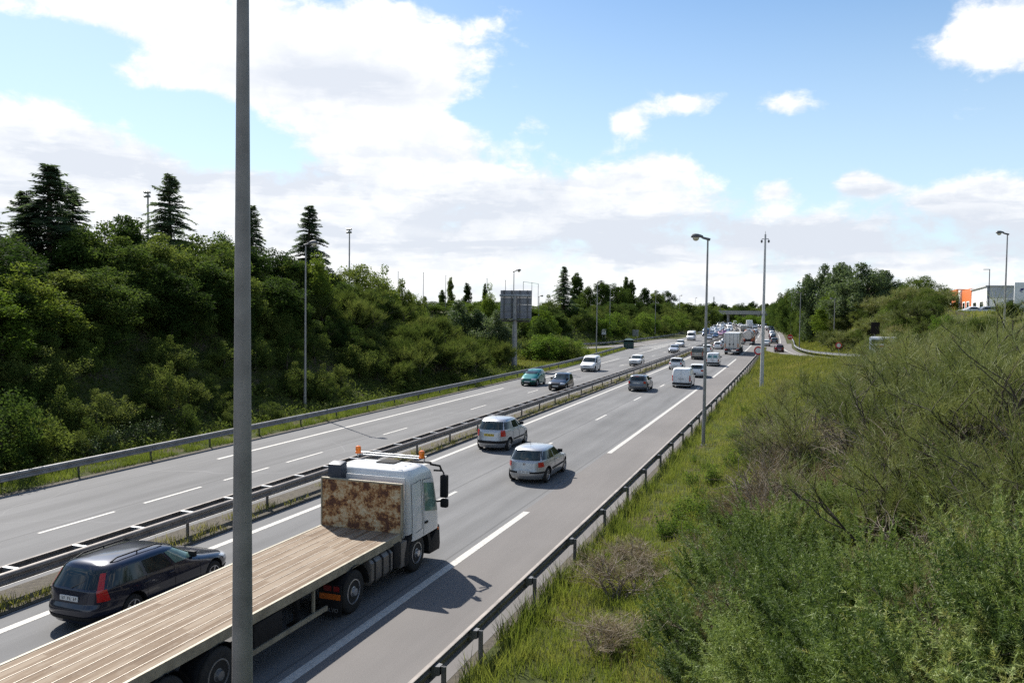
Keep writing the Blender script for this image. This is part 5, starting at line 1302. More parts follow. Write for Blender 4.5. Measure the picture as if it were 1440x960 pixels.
# relief: compare with the cloud a little higher and nearer the sun
off = N.new('ShaderNodeVectorMath'); off.operation = 'ADD'; L.new(ae.outputs[0], off.inputs[0]); off.inputs[1].default_value = (-.022, .030, 0)
n_up = wnoise(1, 1.7, 9.0, 6, .58, src=off.outputs[0])
rel = smooth(-.07, .10, math_('SUBTRACT', n_up, n_big))
shd = math_('ADD', shd, math_('MULTIPLY', rel, math_('MULTIPLY_ADD', low, .28, .10)), clamp=True)
lit = wmix(smooth(.40, .62, n_fine), (.645, .655, .665), (.745, .74, .73))
cl = wmix(shd, lit, (.47, .50, .555))
glow = smooth(.55, .95, math_('ADD', math_('MULTIPLY', dx, float(SUN_DIR.x)), math_('ADD', math_('MULTIPLY', dy, float(SUN_DIR.y)), math_('MULTIPLY', dz, float(SUN_DIR.z)))))
cl = wmix(math_('MULTIPLY', glow, .08), cl, (.82, .82, .82))
# the sky itself: thin pale veil brightening towards the horizon
hs = N.new('ShaderNodeHueSaturation'); hs.inputs['Saturation'].default_value = 1.30; L.new(skyc.outputs[0], hs.inputs['Color'])
skyv = wmix(math_('MULTIPLY_ADD', smooth(.50, .02, el), .66, .0), hs.outputs[0], (.50, .62, .70))
out = wmix(math_('MULTIPLY', dens, .97), skyv, cl)
# overhead and behind the camera the unseen sky is dimmed to tune fill light
dim = math_('MULTIPLY_ADD', away, -.04, 1.0)
sc_n = N.new('ShaderNodeVectorMath'); sc_n.operation = 'SCALE'; L.new(out, sc_n.inputs[0]); L.new(dim, sc_n.inputs['Scale'])
L.new(sc_n.outputs[0], bg.inputs[0])
W.cycles.sampling_method = 'MANUAL'; W.cycles.sample_map_resolution = 512
S.view_settings.view_transform = 'Standard'; S.view_settings.look = 'None'; S.view_settings.gamma = 1
S.view_settings.use_curve_mapping = False; S.view_settings.exposure = .70
S.render.engine = 'CYCLES'; S.cycles.max_bounces = 6; S.cycles.diffuse_bounces = 3; S.cycles.glossy_bounces = 3; S.cycles.transmission_bounces = 4; S.cycles.transparent_max_bounces = 8
S.cycles.sample_clamp_indirect = 4
S.cycles.caustics_reflective = False; S.cycles.caustics_refractive = False
S.cycles.use_denoising = False
# ------------------------------------------------------------------ foliage
g3 = lambda *c: tuple(c)
M['oak'] = leafmat('oak_leaves', [(.24, (.024, .046, .012)), (.48, (.060, .098, .022)), (.75, (.135, .172, .040))], trans=.48, spec=.05, rough=.8, rnd=.5)
M['light'] = leafmat('pale_green_leaves', [(.2, (.045, .085, .012)), (.5, (.10, .155, .022)), (.8, (.18, .21, .045))], trans=.5, spec=.06, rough=.8)
M['needle'] = leafmat('conifer_needles', [(.25, (.055, .090, .050)), (.5, (.12, .17, .09)), (.8, (.20, .25, .14))], trans=.5, spec=.06, rough=.8)
M['silver'] = leafmat('silvery_leaves', [(.25, (.035, .060, .024)), (.5, (.085, .125, .052)), (.8, (.17, .205, .115))], scale=2.2, trans=.42, rough=.6, spec=.18)
M['shrub'] = leafmat('shrub_leaves', [(.22, (.032, .054, .014)), (.48, (.078, .112, .026)), (.72, (.145, .17, .048)), (.9, (.19, .145, .06))], scale=1.6, trans=.45, spec=.05, rough=.8)
M['bright'] = leafmat('bright_weed_leaves', [(.2, (.05, .10, .014)), (.5, (.105, .17, .028)), (.8, (.18, .22, .055))], scale=2, trans=.5, spec=.06, rough=.8)
M['broom'] = leafmat('broom_whips', [(.22, (.066, .088, .024)), (.46, (.145, .175, .05)), (.66, (.22, .24, .088)), (.84, (.23, .175, .095))], scale=2.2, trans=.3, rnd=.4, spec=.2)
M['gorse'] = leafmat('gorse_spines', [(.24, (.052, .088, .020)), (.46, (.14, .20, .050)), (.68, (.24, .30, .095)), (.86, (.30, .27, .10))], scale=3.2, trans=.35, spec=.25, rnd=.45)
M['dry'] = leafmat('dry_growth', [(.22, (.085, .062, .034)), (.5, (.195, .15, .085)), (.8, (.32, .26, .16))], scale=3, trans=.25)
M['grass'] = leafmat('grass_blades', [(.25, (.080, .120, .022)), (.46, (.165, .21, .038)), (.62, (.25, .265, .065)), (.8, (.30, .26, .11))], scale=.55, trans=.42, rough=.6, spec=.2)
M['ygrass'] = leafmat('yellow_grass_blades', [(.25, (.08, .11, .02)), (.5, (.165, .185, .038)), (.75, (.29, .27, .085))], scale=.3, trans=.42, rough=.6, spec=.2)
def unit(n, rng):
    v = rng.normal(size=(n, 3)); return v/np.linalg.norm(v, axis=1, keepdims=True)
def leaf_quads(C, size, rng, nrm=None, bias=.5, asp=.5, jit=.35):
    n = len(C); N_ = unit(n, rng)
    if nrm is not None: N_ = N_*(1-bias)+nrm*bias; N_ /= np.linalg.norm(N_, axis=1, keepdims=True)+1e-9
    T = unit(n, rng); T -= N_*(T*N_).sum(1, keepdims=True); T /= np.linalg.norm(T, axis=1, keepdims=True)+1e-9
    B = np.cross(N_, T); s = (size*(1+jit*rng.normal(size=n)).clip(.4, 1.8))[:, None]
    V = np.stack([C-T*s, C+B*s*asp-T*s*.15, C+T*s, C-B*s*asp-T*s*.15], 1).reshape(-1, 3)
    return V, np.arange(4*n).reshape(n, 4)
def clump_crown(seed, H, R, z0, nclump, per, leaf, cr, shape='round', droop=.0):
    rng = np.random.default_rng(seed); cs = []
    while len(cs) < nclump:
        p = rng.uniform(-1, 1, 3); q = np.linalg.norm(p)
        if q > 1 or (q < .45 and rng.random() < .75): continue
        zz = (p[2]+1)/2
        if shape == 'round': k = 1.0
        elif shape == 'egg': k = 1.2-.80*zz
        elif shape == 'column': k = .95-.55*zz*zz
        elif shape == 'flat': k = 1.1-.2*zz
        lump = 1+.25*math.sin(3*math.atan2(p[1], p[0])+seed)+.12*math.sin(7*math.atan2(p[1], p[0])+2*seed)
        cs.append((p[0]*R*k*lump, p[1]*R*k*lump, z0+zz*(H-z0)*(1+.08*rng.normal())))
    cs = np.array(cs); Cs, Ns = [], []
    for c in cs:
        m = int(per*rng.uniform(.6, 1.3)); d = unit(m, rng); r = cr*rng.uniform(.65, 1.3)
        rad = r*rng.uniform(.25, 1.05, m)**.6
        sc = np.array([1.05, 1.05, .92]); P_ = c+d*rad[:, None]*sc
        Cs.append(P_); Ns.append(d+np.array([0, 0, .2]))
    C = np.concatenate(Cs); Nn = np.concatenate(Ns); Nn /= np.linalg.norm(Nn, axis=1, keepdims=True)
    V, Fq = leaf_quads(C, leaf, rng, Nn, .33)
    return V, Fq, cs
def trunk_mb(seed, H, cs, r0, nl=9, zb=.2):
    rr = random.Random(seed); m = MB(); top = H*.72
    pts = [(0, 0, -.5)]+[(rr.uniform(-.06, .06)*H*.5*t, rr.uniform(-.06, .06)*H*.5*t, top*t) for t in (.15, .35, .55, .75, 1)]
    m.tube(pts, [r0*1.25, r0, r0*.8, r0*.62, r0*.42, r0*.15], 8)
    for i in range(nl):
        c = cs[rr.randrange(len(cs))]; z = max(.12*H, min(top*.95, c[2]*rr.uniform(.45, .8))); b = np.array([0, 0, z])
        mid = b+(np.array(c)-b)*.55+np.array([0, 0, .08*H])*.6
        m.tube([b, mid, c], [r0*.38, r0*.2, r0*.05], 5)
    return m
LIB = {}
def lib(name, V, Fq, mat, trunk=None, nper=4, tmat='bark'):
    LIB[name] = (np_mesh(name, V, Fq, M[mat], nper=nper), trunk.mesh(name+'_wood', M[tmat], smooth=True, angle=60) if trunk else None)
for i in range(6):
    V, Fq, cs = clump_crown(11+i, 8, 3.4, .5, 105, 215, .102, .80, ('egg', 'round', 'egg')[i % 3])
    lib('oak%d' % i, V, Fq, 'oak', trunk_mb(i, 8, cs, .2))
for i in range(2):
    V, Fq, cs = clump_crown(31+i, 8, 3.2, .4, 75, 190, .105, .78, 'egg'); lib('light%d' % i, V, Fq, 'light', trunk_mb(20+i, 8, cs, .16))
    V, Fq, cs = clump_crown(41+i, 8, 3.6, .2, 125, 200, .13, .85, 'egg' if i else 'round'); lib('silver%d' % i, V, Fq, 'silver', trunk_mb(30+i, 8, cs, .2))
    V, Fq, cs = clump_crown(51+i, 8, 1.25, .0, 90, 170, .10, .50, 'column'); lib('poplar%d' % i, V, Fq, 'oak', trunk_mb(40+i, 8, cs, .12, 5))
def conifer(seed, H=10, R=2.7):
    rng = np.random.default_rng(seed); m = MB(); m.tube([(0, 0, -.5), (0, 0, H*.5), (.02*H*.3, 0, H*.99)], [.2, .12, .015], 7)
    Cs, Ts = [], []; z = .8
    while z < H*.985:
        t = z/H
        for b in range(1):
            a = rng.uniform(0, 6.28); Lb = R*(1-t)**.9*rng.uniform(.5, 1.15)+.14
            if rng.random() < .10: Lb *= 1.4
            d = np.array([math.cos(a), math.sin(a), 0]); rise = rng.uniform(.05, .3)*(1 if t < .75 else 2.6)
            n = max(4, int(Lb*11))
            s = np.linspace(.08, 1, n); curve = rise*Lb*s-.46*Lb*s*s*(1 if t < .8 else .2)
            P_ = np.array([0, 0, z])+d*(Lb*s)[:, None]+np.stack([0*s, 0*s, curve], 1)
            m.tube([P_[0], P_[n//2], P_[-1]], [.035*(1-t)+.012, .02, .004], 4, cap=False)
            side = np.array([-d[1], d[0], 0])
            for k in range(n):
                wid = (.30*Lb*(1-s[k])**.6+.12)*rng.uniform(.6, 1.3)
                for sg in (-1, 1):
                    for q in range(3):
                        f = (q+rng.uniform(.2, 1))/3
                        Cs.append(P_[k]+side*sg*wid*f+d*wid*.35*f+np.array([0, 0, -.10*wid*f+rng.normal()*.03])); Ts.append(side*sg+d*.7+rng.normal(size=3)*.25)
        z += rng.uniform(.016, .070)*(1.1-.35*t)
    C = np.array(Cs); T = np.array(Ts); T /= np.linalg.norm(T, axis=1, keepdims=True); n = len(C)
    N_ = np.array([0, 0, 1.0])+rng.normal(size=(n, 3))*.45; B = np.cross(N_, T); B /= np.linalg.norm(B, axis=1, keepdims=True)
    s = rng.uniform(.07, .15, n)[:, None]
    V = np.stack([C-T*s, C+B*s*.33, C+T*s*1.1-np.array([0, 0, .05]), C-B*s*.33], 1).reshape(-1, 3)
    return V, np.arange(4*n).reshape(n, 4), m
for i in range(3):
    V, Fq, m = conifer(60+i); lib('conifer%d' % i, V, Fq, 'needle', m)
for i in range(5):
    V, Fq, cs = clump_crown(71+i, 2.0, 1.25, .05, 40, 170, .042, .34, 'flat'); lib('shrub%d' % i, V, Fq, 'shrub', trunk_mb(70+i, 2, cs, .05, 6))
for i in range(2):
    V, Fq, cs = clump_crown(91+i, 2.0, 1.25, .0, 46, 130, .05, .36, 'flat'); lib('hedge%d' % i, V, Fq, 'bright', trunk_mb(90+i, 2, cs, .04, 5))
# fresh leafy saplings and weeds
def weed(seed, H=1.2, R=.5, n=26, mat='bright'):
    rng = np.random.default_rng(seed); m = MB(); Cs = []
    for k in range(n):
        a = rng.uniform(0, 6.28); e = rng.uniform(.05, .5); L_ = H*rng.uniform(.5, 1.1); d = np.array([math.cos(a)*math.sin(e), math.sin(a)*math.sin(e), math.cos(e)])
        b = np.array([rng.normal()*R*.4, rng.normal()*R*.4, 0]); m.tube([b, b+d*L_*.6, b+d*L_+np.array([0, 0, -.05])], [.008, .006, .002], 3, cap=False)
        for s in np.linspace(.15, 1, 26): Cs.append(b+d*L_*s+rng.normal(size=3)*.055)
    V, Fq = leaf_quads(np.array(Cs), .042, rng, None); return V, Fq, m
for i in range(3):
    V, Fq, m = weed(100+i); lib('weed%d' % i, V, Fq, 'bright', m, tmat='stem')
# broom: dark crooked stems with brushes of thin upright whips
def ribbon_tris(P0, D, Ln, w, rng, curve=.25):
    """thin tapering two-segment ribbons: P0 (n,3) base, D unit directions, Ln lengths, w widths"""
    n = len(P0); side = np.cross(D, unit(n, rng)); side /= np.linalg.norm(side, axis=1, keepdims=True)+1e-9
    bend = unit(n, rng)*curve; L_ = Ln[:, None]; w = w[:, None]
    P1 = P0+D*L_*.55+bend*L_*.12; P2 = P0+D*L_+bend*L_*.45
    V = np.stack([P0-side*w, P0+side*w, P1+side*w*.8, P1-side*w*.8, P2], 1).reshape(-1, 3)
    b = (np.arange(n)*5)[:, None]
    return V, np.concatenate([b+np.array([0, 1, 2]), b+np.array([0, 2, 3]), b+np.array([3, 2, 4])], 0)
def broom(seed, H=2.7, spread=1.3, stems=6, whips=30, wl=.50, ww=.0034):
    rng = np.random.default_rng(seed); m = MB(); P0, D, Ln = [], [], []
    def grow(p, d, L_, r, depth):
        pts = [p]; q = p.copy(); dd = d.copy()
        for k in range(4):
            dd = dd+rng.normal(size=3)*.20+np.array([0, 0, .07]); dd /= np.linalg.norm(dd); q = q+dd*L_/4; pts.append(q.copy())
        m.tube(pts, list(np.linspace(r, r*.6, 5)), 5 if depth else 6, cap=False)
        if depth < 2:
            for k in range((4, 3)[depth]):
                b = pts[rng.integers(2, 5)]; e = dd+rng.normal(size=3)*.55; e[2] = abs(e[2])*.8+.15; e /= np.linalg.norm(e); grow(b, e, L_*rng.uniform(.6, .9), r*.58, depth+1)
        if depth >= 1:
            for k in range(int(whips*(1.35 if depth == 2 else .35)*rng.uniform(.6, 1.3))):
                i = rng.integers(1, 4); f = rng.random(); b = pts[i]*(1-f)+pts[i+1]*f
                e = dd*.45+rng.normal(size=3)*.5+np.array([0, 0, .5]); e /= np.linalg.norm(e); P0.append(b); D.append(e); Ln.append(wl*rng.uniform(.35, 1.1))
    for s in range(stems):
        a = rng.uniform(0, 6.28); tilt = rng.uniform(.1, .75); d = np.array([math.cos(a)*math.sin(tilt), math.sin(a)*math.sin(tilt), math.cos(tilt)])
        grow(np.array([rng.normal()*.15, rng.normal()*.15, -.1]), d*1.0, H*.52*rng.uniform(.8, 1.15), .034, 0)
    P0, D, Ln = np.array(P0), np.array(D), np.array(Ln)
    V, Ft = ribbon_tris(P0, D, Ln, np.full(len(P0), ww)*rng.uniform(.7, 1.3, len(P0)), rng)
    # small side sprigs
    idx = rng.integers(0, len(P0), len(P0)*2); f = rng.uniform(.3, .95, len(idx)); Q = P0[idx]+D[idx]*(Ln[idx]*f)[:, None]
    E_ = D[idx]+unit(len(idx), rng)*.55; E_ /= np.linalg.norm(E_, axis=1, keepdims=True)
    V2, F2 = ribbon_tris(Q, E_, Ln[idx]*.35, np.full(len(idx), ww*.7), rng)
    return np.concatenate([V, V2]), np.concatenate([Ft, F2+len(V)]), m
for i in range(4):
    V, Ft, m = broom(120+i); lib('broom%d' % i, V, Ft, 'broom', m, 3, 'stem')
for i in range(2):
    V, Ft, m = broom(130+i, 2.2, stems=8, whips=18, wl=.5); lib('drybroom%d' % i, V, Ft, 'dry', m, 3, 'twig')
for i in range(2):
    V, Ft, m = broom(150+i, 2.6, stems=9, whips=4, wl=.35, ww=.004); lib('barebroom%d' % i, V, Ft, 'dry', m, 3, 'twig')
for i in range(2):                                                   # soft far broom with fewer, broader whips
    V, Ft, m = broom(140+i, 2.4, stems=8, whips=26, wl=.65, ww=.012); lib('softbroom%d' % i, V, Ft, 'broom', m, 3, 'stem')
# gorse: stiff shoots set all round with spines
def gorse(seed, H=1.25, R=.85, shoots=105):
    rng = np.random.default_rng(seed); m = MB(); P0, D, Ln, Wd = [], [], [], []
    for s in range(shoots):
        a = rng.uniform(0, 6.28); q = math.sqrt(rng.random()); b = np.array([math.cos(a)*R*q*.75, math.sin(a)*R*q*.75, H*rng.uniform(.15, .62)*(1-.35*q*q)])
        tilt = rng.uniform(.0, .55)+.55*q; az_ = a+rng.normal()*.5; d = np.array([math.cos(az_)*math.sin(tilt), math.sin(az_)*math.sin(tilt), math.cos(tilt)])
        L_ = (rng.uniform(.30, .60) if rng.random() < .72 else rng.uniform(.6, .95))*H/1.25; bend = rng.normal(size=3)*.10
        if s % 3 == 0: m.tube([np.array([b[0]*.25, b[1]*.25, -.05]), b*.7, b], [.018, .012, .007], 4, cap=False)
        n = int(L_*150); t = np.linspace(.0, 1, n); ax = b+d*(L_*t)[:, None]+bend*(t*t)[:, None]*L_
        P0.append(ax); e = d*.55+unit(n, rng)*.9; e /= np.linalg.norm(e, axis=1, keepdims=True); D.append(e)
        Ln.append((.045+.065*(1-t))*rng.uniform(.7, 1.3, n)*H/1.25); Wd.append(np.full(n, .0062)*(1.2-.5*t))
        ns = int(L_*10)                                             # side shoots
        for k in range(ns):
            f = rng.uniform(.1, .8); c = b+d*L_*f+bend*f*f*L_; e = d*.6+unit(1, rng)[0]*.8; e /= np.linalg.norm(e); l2 = L_*.30*(1-f*.6)*rng.uniform(.6, 1.2); n2 = max(4, int(l2*150)); t2 = np.linspace(0, 1, n2)
            P0.append(c+e*(l2*t2)[:, None]); g = e*.55+unit(n2, rng)*.9; g /= np.linalg.norm(g, axis=1, keepdims=True); D.append(g); Ln.append((.03+.03*(1-t2))*H/1.25); Wd.append(np.full(n2, .0055))
    P0, D, Ln, Wd = np.concatenate(P0), np.concatenate(D), np.concatenate(Ln), np.concatenate(Wd); n = len(P0)
    side = np.cross(D, unit(n, rng)); side /= np.linalg.norm(side, axis=1, keepdims=True)
    V = np.stack([P0-side*Wd[:, None], P0+side*Wd[:, None], P0+D*Ln[:, None]], 1).reshape(-1, 3)
    return V, np.arange(3*n).reshape(n, 3), m
for i in range(4):
    V, Ft, m = gorse(160+i); lib('gorse%d' % i, V, Ft, 'gorse', m, 3, 'stem')

HILLB = []
def plant(kind, x, y, s, sz=None, label='', cat='tree', name='tree', group=None, rz=None, crown='crown', wood='trunk', mat=None, sink=0.0, rng=R_, z=None):
    me, tr = LIB[kind]; z = tz(x, y) if z is None else z
    t = thing(name, label, cat, (x, y, z-sink), rng.uniform(0, 6.28) if rz is None else rz, group); t.scale = (s, s, sz or s)
    c = bpy.data.objects.new(crown, me); put(c, t)
    if mat: c.material_slots[0].link = 'OBJECT'; c.material_slots[0].material = M[mat]
    if tr: put(bpy.data.objects.new(wood, tr), t)
    return t
def tree_px(kind, px, top, pos, width, label, name, group, base_w, mat=None, lean=0, cat='tree'):
    x, y = pos; zb = tz(x, y); top_z = on_y(px, top, y).z if abs(on_y(px, top, y).x-x) < 3 else None
    if top_z is None:
        lo, hi = zb, zb+40
        for _ in range(40):
            mid = (lo+hi)/2
            if project((x, y, mid))[1] > top: lo = mid
            else: hi = mid
        top_z = lo
    h = max(1.5, top_z-zb)
    return plant(kind, x, y, width/base_w, sink=.9 if 590 < px < 720 and y > 190 else .25, sz=h/(10.15 if kind[0] == 'c' else 8.5), label=label, cat=cat, name=name, group=group, mat=mat)
OAKW, LW, SW, PW, CW = 7.6, 7.2, 8.2, 2.9, 5.4
GL = 'broadleaved trees crowded on the left bank'
k = 0
for px, top, u, w in ((-60, 335, -45, 8), (-25, 322, -44, 8), (12, 330, -45, 7), (118, 322, -46, 8), (150, 312, -45, 7), (186, 300, -47, 8), (222, 330, -43, 7), (285, 322, -45, 8), (316, 328, -47, 7), (345, 340, -44, 7), (385, 347, -45, 7), (410, 362, -43, 6.5), (462, 376, -47, 7), (505, 366, -45, 7.5), (484, 395, -42, 6),
                      (95, 372, -41, 6.5), (145, 372, -40, 6), (180, 340, -42, 7), (232, 372, -40, 6.5), (262, 345, -43, 7), (300, 368, -40, 7), (330, 372, -40, 6), (372, 385, -40, 6.5), (402, 395, -39, 5.5), (15, 400, -39, 5.5), (520, 402, -42, 6)):
    lb = 'dark green oak in the unbroken tree belt on top of the left bank' if u < -42.5 else 'lower dark green tree in front of the tree belt on the left bank'
    tree_px('oak%d' % (k % 6), px, top, on_line(px, u), w, lb, 'oak_tree', GL, OAKW); k += 1
for px, top, u, w, lb in ((36, 372, -39, 6.5, 'yellowish green tree near the left edge, in front of the conifers'), (442, 352, -41.5, 5.5, 'bright yellow-green tree behind the lamp post on the left bank'), (541, 380, -48, 6, 'pale yellow-green tree under the net poles at the end of the tree belt'), (-15, 395, -38, 6, 'olive tree cut off by the left edge of the view')):
    tree_px('light%d' % (k % 2), px, top, on_line(px, u), w, lb, 'broadleaf_tree', None, LW); k += 1
for px, top, u, w, lb in ((565, 396, -47, 5.5, 'small round dark tree last in the belt before the open sky'), (583, 408, -50, 5, 'low dark tree right of the round one, below a net pole')):
    tree_px('oak%d' % (k % 6), px, top, on_line(px, u), w, lb, 'broadleaf_tree', None, OAKW); k += 1
for i, (px, top, u, w, lb) in enumerate(((72, 220, -49, 10.5, 'tallest dark conifer, the ragged one near the left edge'), (38, 258, -51, 7.5, 'conifer leaning against the left side of the tallest one'), (103, 258, -50, 7, 'conifer tucked against the right side of the tallest one'), (-14, 285, -50, 6, 'conifer cut off by the left edge of the view'), (240, 236, -50, 8.5, 'dark conifer beside the floodlight mast, left of the near lamp post'), (354, 282, -51, 7, 'conifer peeking out just right of the near lamp post'), (434, 282, -50, 8.5, 'broad conifer above the lamp post on the left bank'))):
    tree_px('conifer%d' % (i % 3), px, top, on_line(px, u), w, lb, 'conifer', 'conifers above the left bank', CW)
tree_px('conifer1', 597, 413, on_line(597, -62), 4, 'small dark conifer standing alone under a net pole', 'conifer', None, CW)
# silvery trees behind the mound and what shows over them
for i, (px, top, Y, w, lb) in enumerate(((655, 424, 97, 8, 'grey-green silvery tree left of the big sign post'), (622, 446, 101, 6, 'smaller silvery tree at the left of the silvery clump'), (694, 436, 96, 6.5, 'silvery tree touching the left side of the big sign'))):
    p = on_y(px, top, Y); tree_px('silver%d' % (i % 2), px, top, (p.x, Y), w, lb, 'silvery_tree', 'silvery trees beside the big sign', SW)
for i, (px, top, Y, w, m_, lb) in enumerate(((592, 432, 118, 7, 'light', 'yellow-green tree just over the end of the mound'), (640, 436, 125, 7, 'oak', 'dark green tree behind the silvery clump'), (688, 404, 135, 6.5, 'light', 'bright green tree under the thin poplar near the sign'), (575, 420, 112, 6, 'oak', 'dark round tree showing over the shoulder of the mound'), (610, 426, 140, 8, 'light', 'pale tree in the gap left of the poplars'), (668, 422, 150, 8, 'light', 'pale tree in front of the middle poplar'), (712, 420, 150, 8, 'light', 'pale tree hidden behind the big sign'))):
    p = on_y(px, top, Y); tree_px(('light%d' if m_ == 'light' else 'oak%d') % (i % 2), px, top, (p.x, Y), w, lb, 'broadleaf_tree', None, LW if m_ == 'light' else OAKW)
for i, (px, top, Y, w, lb) in enumerate(((634, 379, 200, 2.4, 'tallest thin poplar left of the big sign'), (622, 400, 203, 2.6, 'shorter poplar joined to the left of the tallest one'), (657, 388, 205, 3.0, 'single broad poplar between the two thin ones'), (682, 390, 207, 1.7, 'thin poplar just left of the big sign'), (812, 376, 236, 5, 'rounded poplar right of the dark spiky conifer beyond the sign'), (881, 384, 262, 3.6, 'left one of two poplars over the middle of the far tree row'), (889, 387, 262, 3.4, 'right one of two poplars over the middle of the far tree row'))):
    p = on_y(px, top, Y); tree_px('poplar%d' % (i % 2), px, top, (p.x, Y), w, lb, 'poplar', 'poplars above the left banks', PW)
GF = 'broadleaved trees on the far left bank'
k = 0
FT = [(745, 432, -52, 7), (768, 430, -50, 8), (826, 402, -54, 8), (846, 392, -55, 9), (866, 398, -52, 9), (905, 404, -52, 9), (922, 409, -50, 9), (938, 407, -49, 9), (952, 404, -48, 9), (964, 413, -46, 8), (974, 408, -47, 9), (981, 402, -44, 9), (989, 413, -42, 8), (996, 424, -41, 8),
      (760, 446, -45, 7), (785, 438, -46, 7), (808, 432, -47, 8), (835, 428, -46, 8), (858, 424, -45, 8), (880, 424, -45, 8), (900, 424, -44, 8), (920, 424, -43, 8), (940, 424, -42, 8), (958, 424, -41, 8), (972, 424, -40, 8), (985, 430, -39, 7)]
for px, top, u, w in FT:
    lb = 'green tree in the back row of the far left bank' if u < -46.5 else 'shadowed tree in the front row of the far left bank'
    tree_px('oak%d' % (k % 6), px, top, on_line(px, u), w, lb, 'broadleaf_tree', GF, OAKW); k += 1
tree_px('conifer2', 792, 372, on_line(792, -50), 8.5, 'spiky dark conifer right of the big sign', 'conifer', None, CW)
tree_px('light1', 762, 428, on_line(764, -46), 8, 'bright green tree directly right of the big sign', 'broadleaf_tree', None, LW)
for i, px in enumerate((598, 612, 628, 645, 661, 676, 694, 708)):
    p = on_y(px, 425, 196); tree_px('oak%d' % (i % 6) if i % 3 else 'light%d' % (i % 2), px, (424, 418, 421, 416, 423, 419, 422, 417)[i], (p.x, 196), 11, 'low tree filling the gap beneath the thin poplars left of the big sign', 'broadleaf_tree', 'trees beneath the poplars', OAKW)
for i, px in enumerate(range(545, 1000, 28)):
    x, y = on_y(px, 430, 330).x, 330+(i*37) % 50
    tree_px('oak%d' % (i % 6), px, 430+(i*7) % 5-(0 if px < 720 else 6), (on_y(px, 430, y).x, y), 16, 'distant tree on the skyline behind the left banks', 'broadleaf_tree', 'distant trees along the left skyline', OAKW)
# right side
for i, (px, top, Y, w, kd, m_, lb) in enumerate(((1152, 374, 186, 10, 'silver', None, 'leftmost tall tree of the pale clump by the right slip road'), (1186, 366, 180, 10.5, 'silver', None, 'tall pointed tree in the middle of the pale clump on the right'), (1221, 371, 160, 12.5, 'silver', None, 'broad round tree with pale leaves at the right of the clump'), (1168, 408, 172, 9, 'light', None, 'bright green young tree at the front of the pale clump'), (1200, 404, 166, 10, 'silver', None, 'lower round tree at the front of the pale clump'), (1242, 392, 168, 9, 'oak', None, 'dark tree at the shaded right end of the pale clump'), (1140, 412, 200, 7, 'oak', None, 'green tree filling the left edge of the pale clump'), (1297, 384, 146, 7.5, 'oak', None, 'round-headed tree alone on the hill left of the orange building'), (1274, 398, 150, 6.5, 'oak', None, 'smaller tree leaning on the left of the lone hill tree'), (1332, 402, 205, 6, 'oak', None, 'small tree behind the roof of the orange building'))):
    p = on_y(px, top, Y); n_ = {'silver': SW, 'light': LW, 'oak': OAKW}[kd]
    tree_px('%s%d' % (kd, i % 2), px, top, (p.x, Y), w, lb, 'broadleaf_tree', None, n_, m_)
for i, (px, top, Y, w) in enumerate(((1128, 408, 250, 9), (1118, 402, 268, 9), (1108, 408, 300, 9), (1134, 418, 236, 8), (1100, 412, 340, 10), (1112, 424, 275, 8), (1122, 424, 252, 7), (1094, 420, 390, 10), (1086, 425, 430, 10), (1103, 428, 310, 8))):
    p = on_y(px, top, Y); tree_px('oak%d' % (i % 6), px, top, (p.x, Y), w, 'dark tree of the distant belt beyond the right slip road bend', 'broadleaf_tree', 'distant trees beyond the right slip road', OAKW)
for i in range(22):
    px = 984+i*6.2; Y = 540+(i*53) % 160; top = [428, 425, 430, 423, 427, 424, 429][i % 7]; p = on_y(px, top, Y)
    tree_px(('oak%d' % (i % 6)), px, top+(3 if i % 3 else 0), (p.x, Y), 15, 'distant tree closing the view behind the road bridge', 'broadleaf_tree', 'distant trees behind the road bridge', OAKW)
# bushes at the foot of the bridge embankments (they show between deck and queue)
for i, (px, Y) in enumerate(((1046, 452), (1055, 450), (1064, 448), (1073, 452), (1082, 440), (1090, 430), (1098, 400))):
    p = on_z(px, 449, 1.0); p = on_y(px, 446, Y); plant('hedge%d' % (i % 2), p.x, Y, 4.2, 3.0, 'pale green bush in front of the road bridge right of the queue', 'bush', 'bush', 'bushes before the road bridge', crown='foliage', wood='stems', z=-.3)

# ------------------------------------------------------------------ shrubs
def shrubs(n, fu, fy, fs, label, group, kinds, mat=None, rng=None, ok=None, sz=(.8, 1.15), name='shrub', cat='shrub'):
    rng = rng or random.Random(len(label)); c = 0; tries = 0
    while c < n and tries < n*20:
        tries += 1; y = fy(rng); u = fu(rng, y); x = u+shift(y)
        if ok and not ok(x, y): continue
        s = fs(rng)
        if x > 15 and project((x, y, tz(x, y)+1.9*s))[1] < 441 and project((x, y, 7))[0] > 1322: continue
        plant(rng.choice(kinds), x, y, s, s*rng.uniform(*sz), label, cat, name, group, crown='foliage', wood='stems', mat=mat, rng=rng); c += 1
SH = ['shrub%d' % i for i in range(5)]
rs = random.Random(5)
shrubs(96, lambda r, y: -r.uniform(32.8, 41), lambda r: r.uniform(17, 72), lambda r: r.uniform(.6, 1.2), 'dark green shrub in the thicket covering the left bank', 'shrubs massed on the left bank', SH)
shrubs(46, lambda r, y: -r.uniform(35, 42), lambda r: r.uniform(20, 76), lambda r: r.uniform(.75, 1.3), 'mid-height green shrub between the trees and the thicket on the left bank', 'shrubs high on the left bank', SH, mat='oak')
shrubs(34, lambda r, y: -r.uniform(30.9, 34), lambda r: r.uniform(24, 84), lambda r: r.uniform(.4, .75), 'olive low shrub at the foot of the left bank behind the guard rail', 'low shrubs at the foot of the left bank', SH)
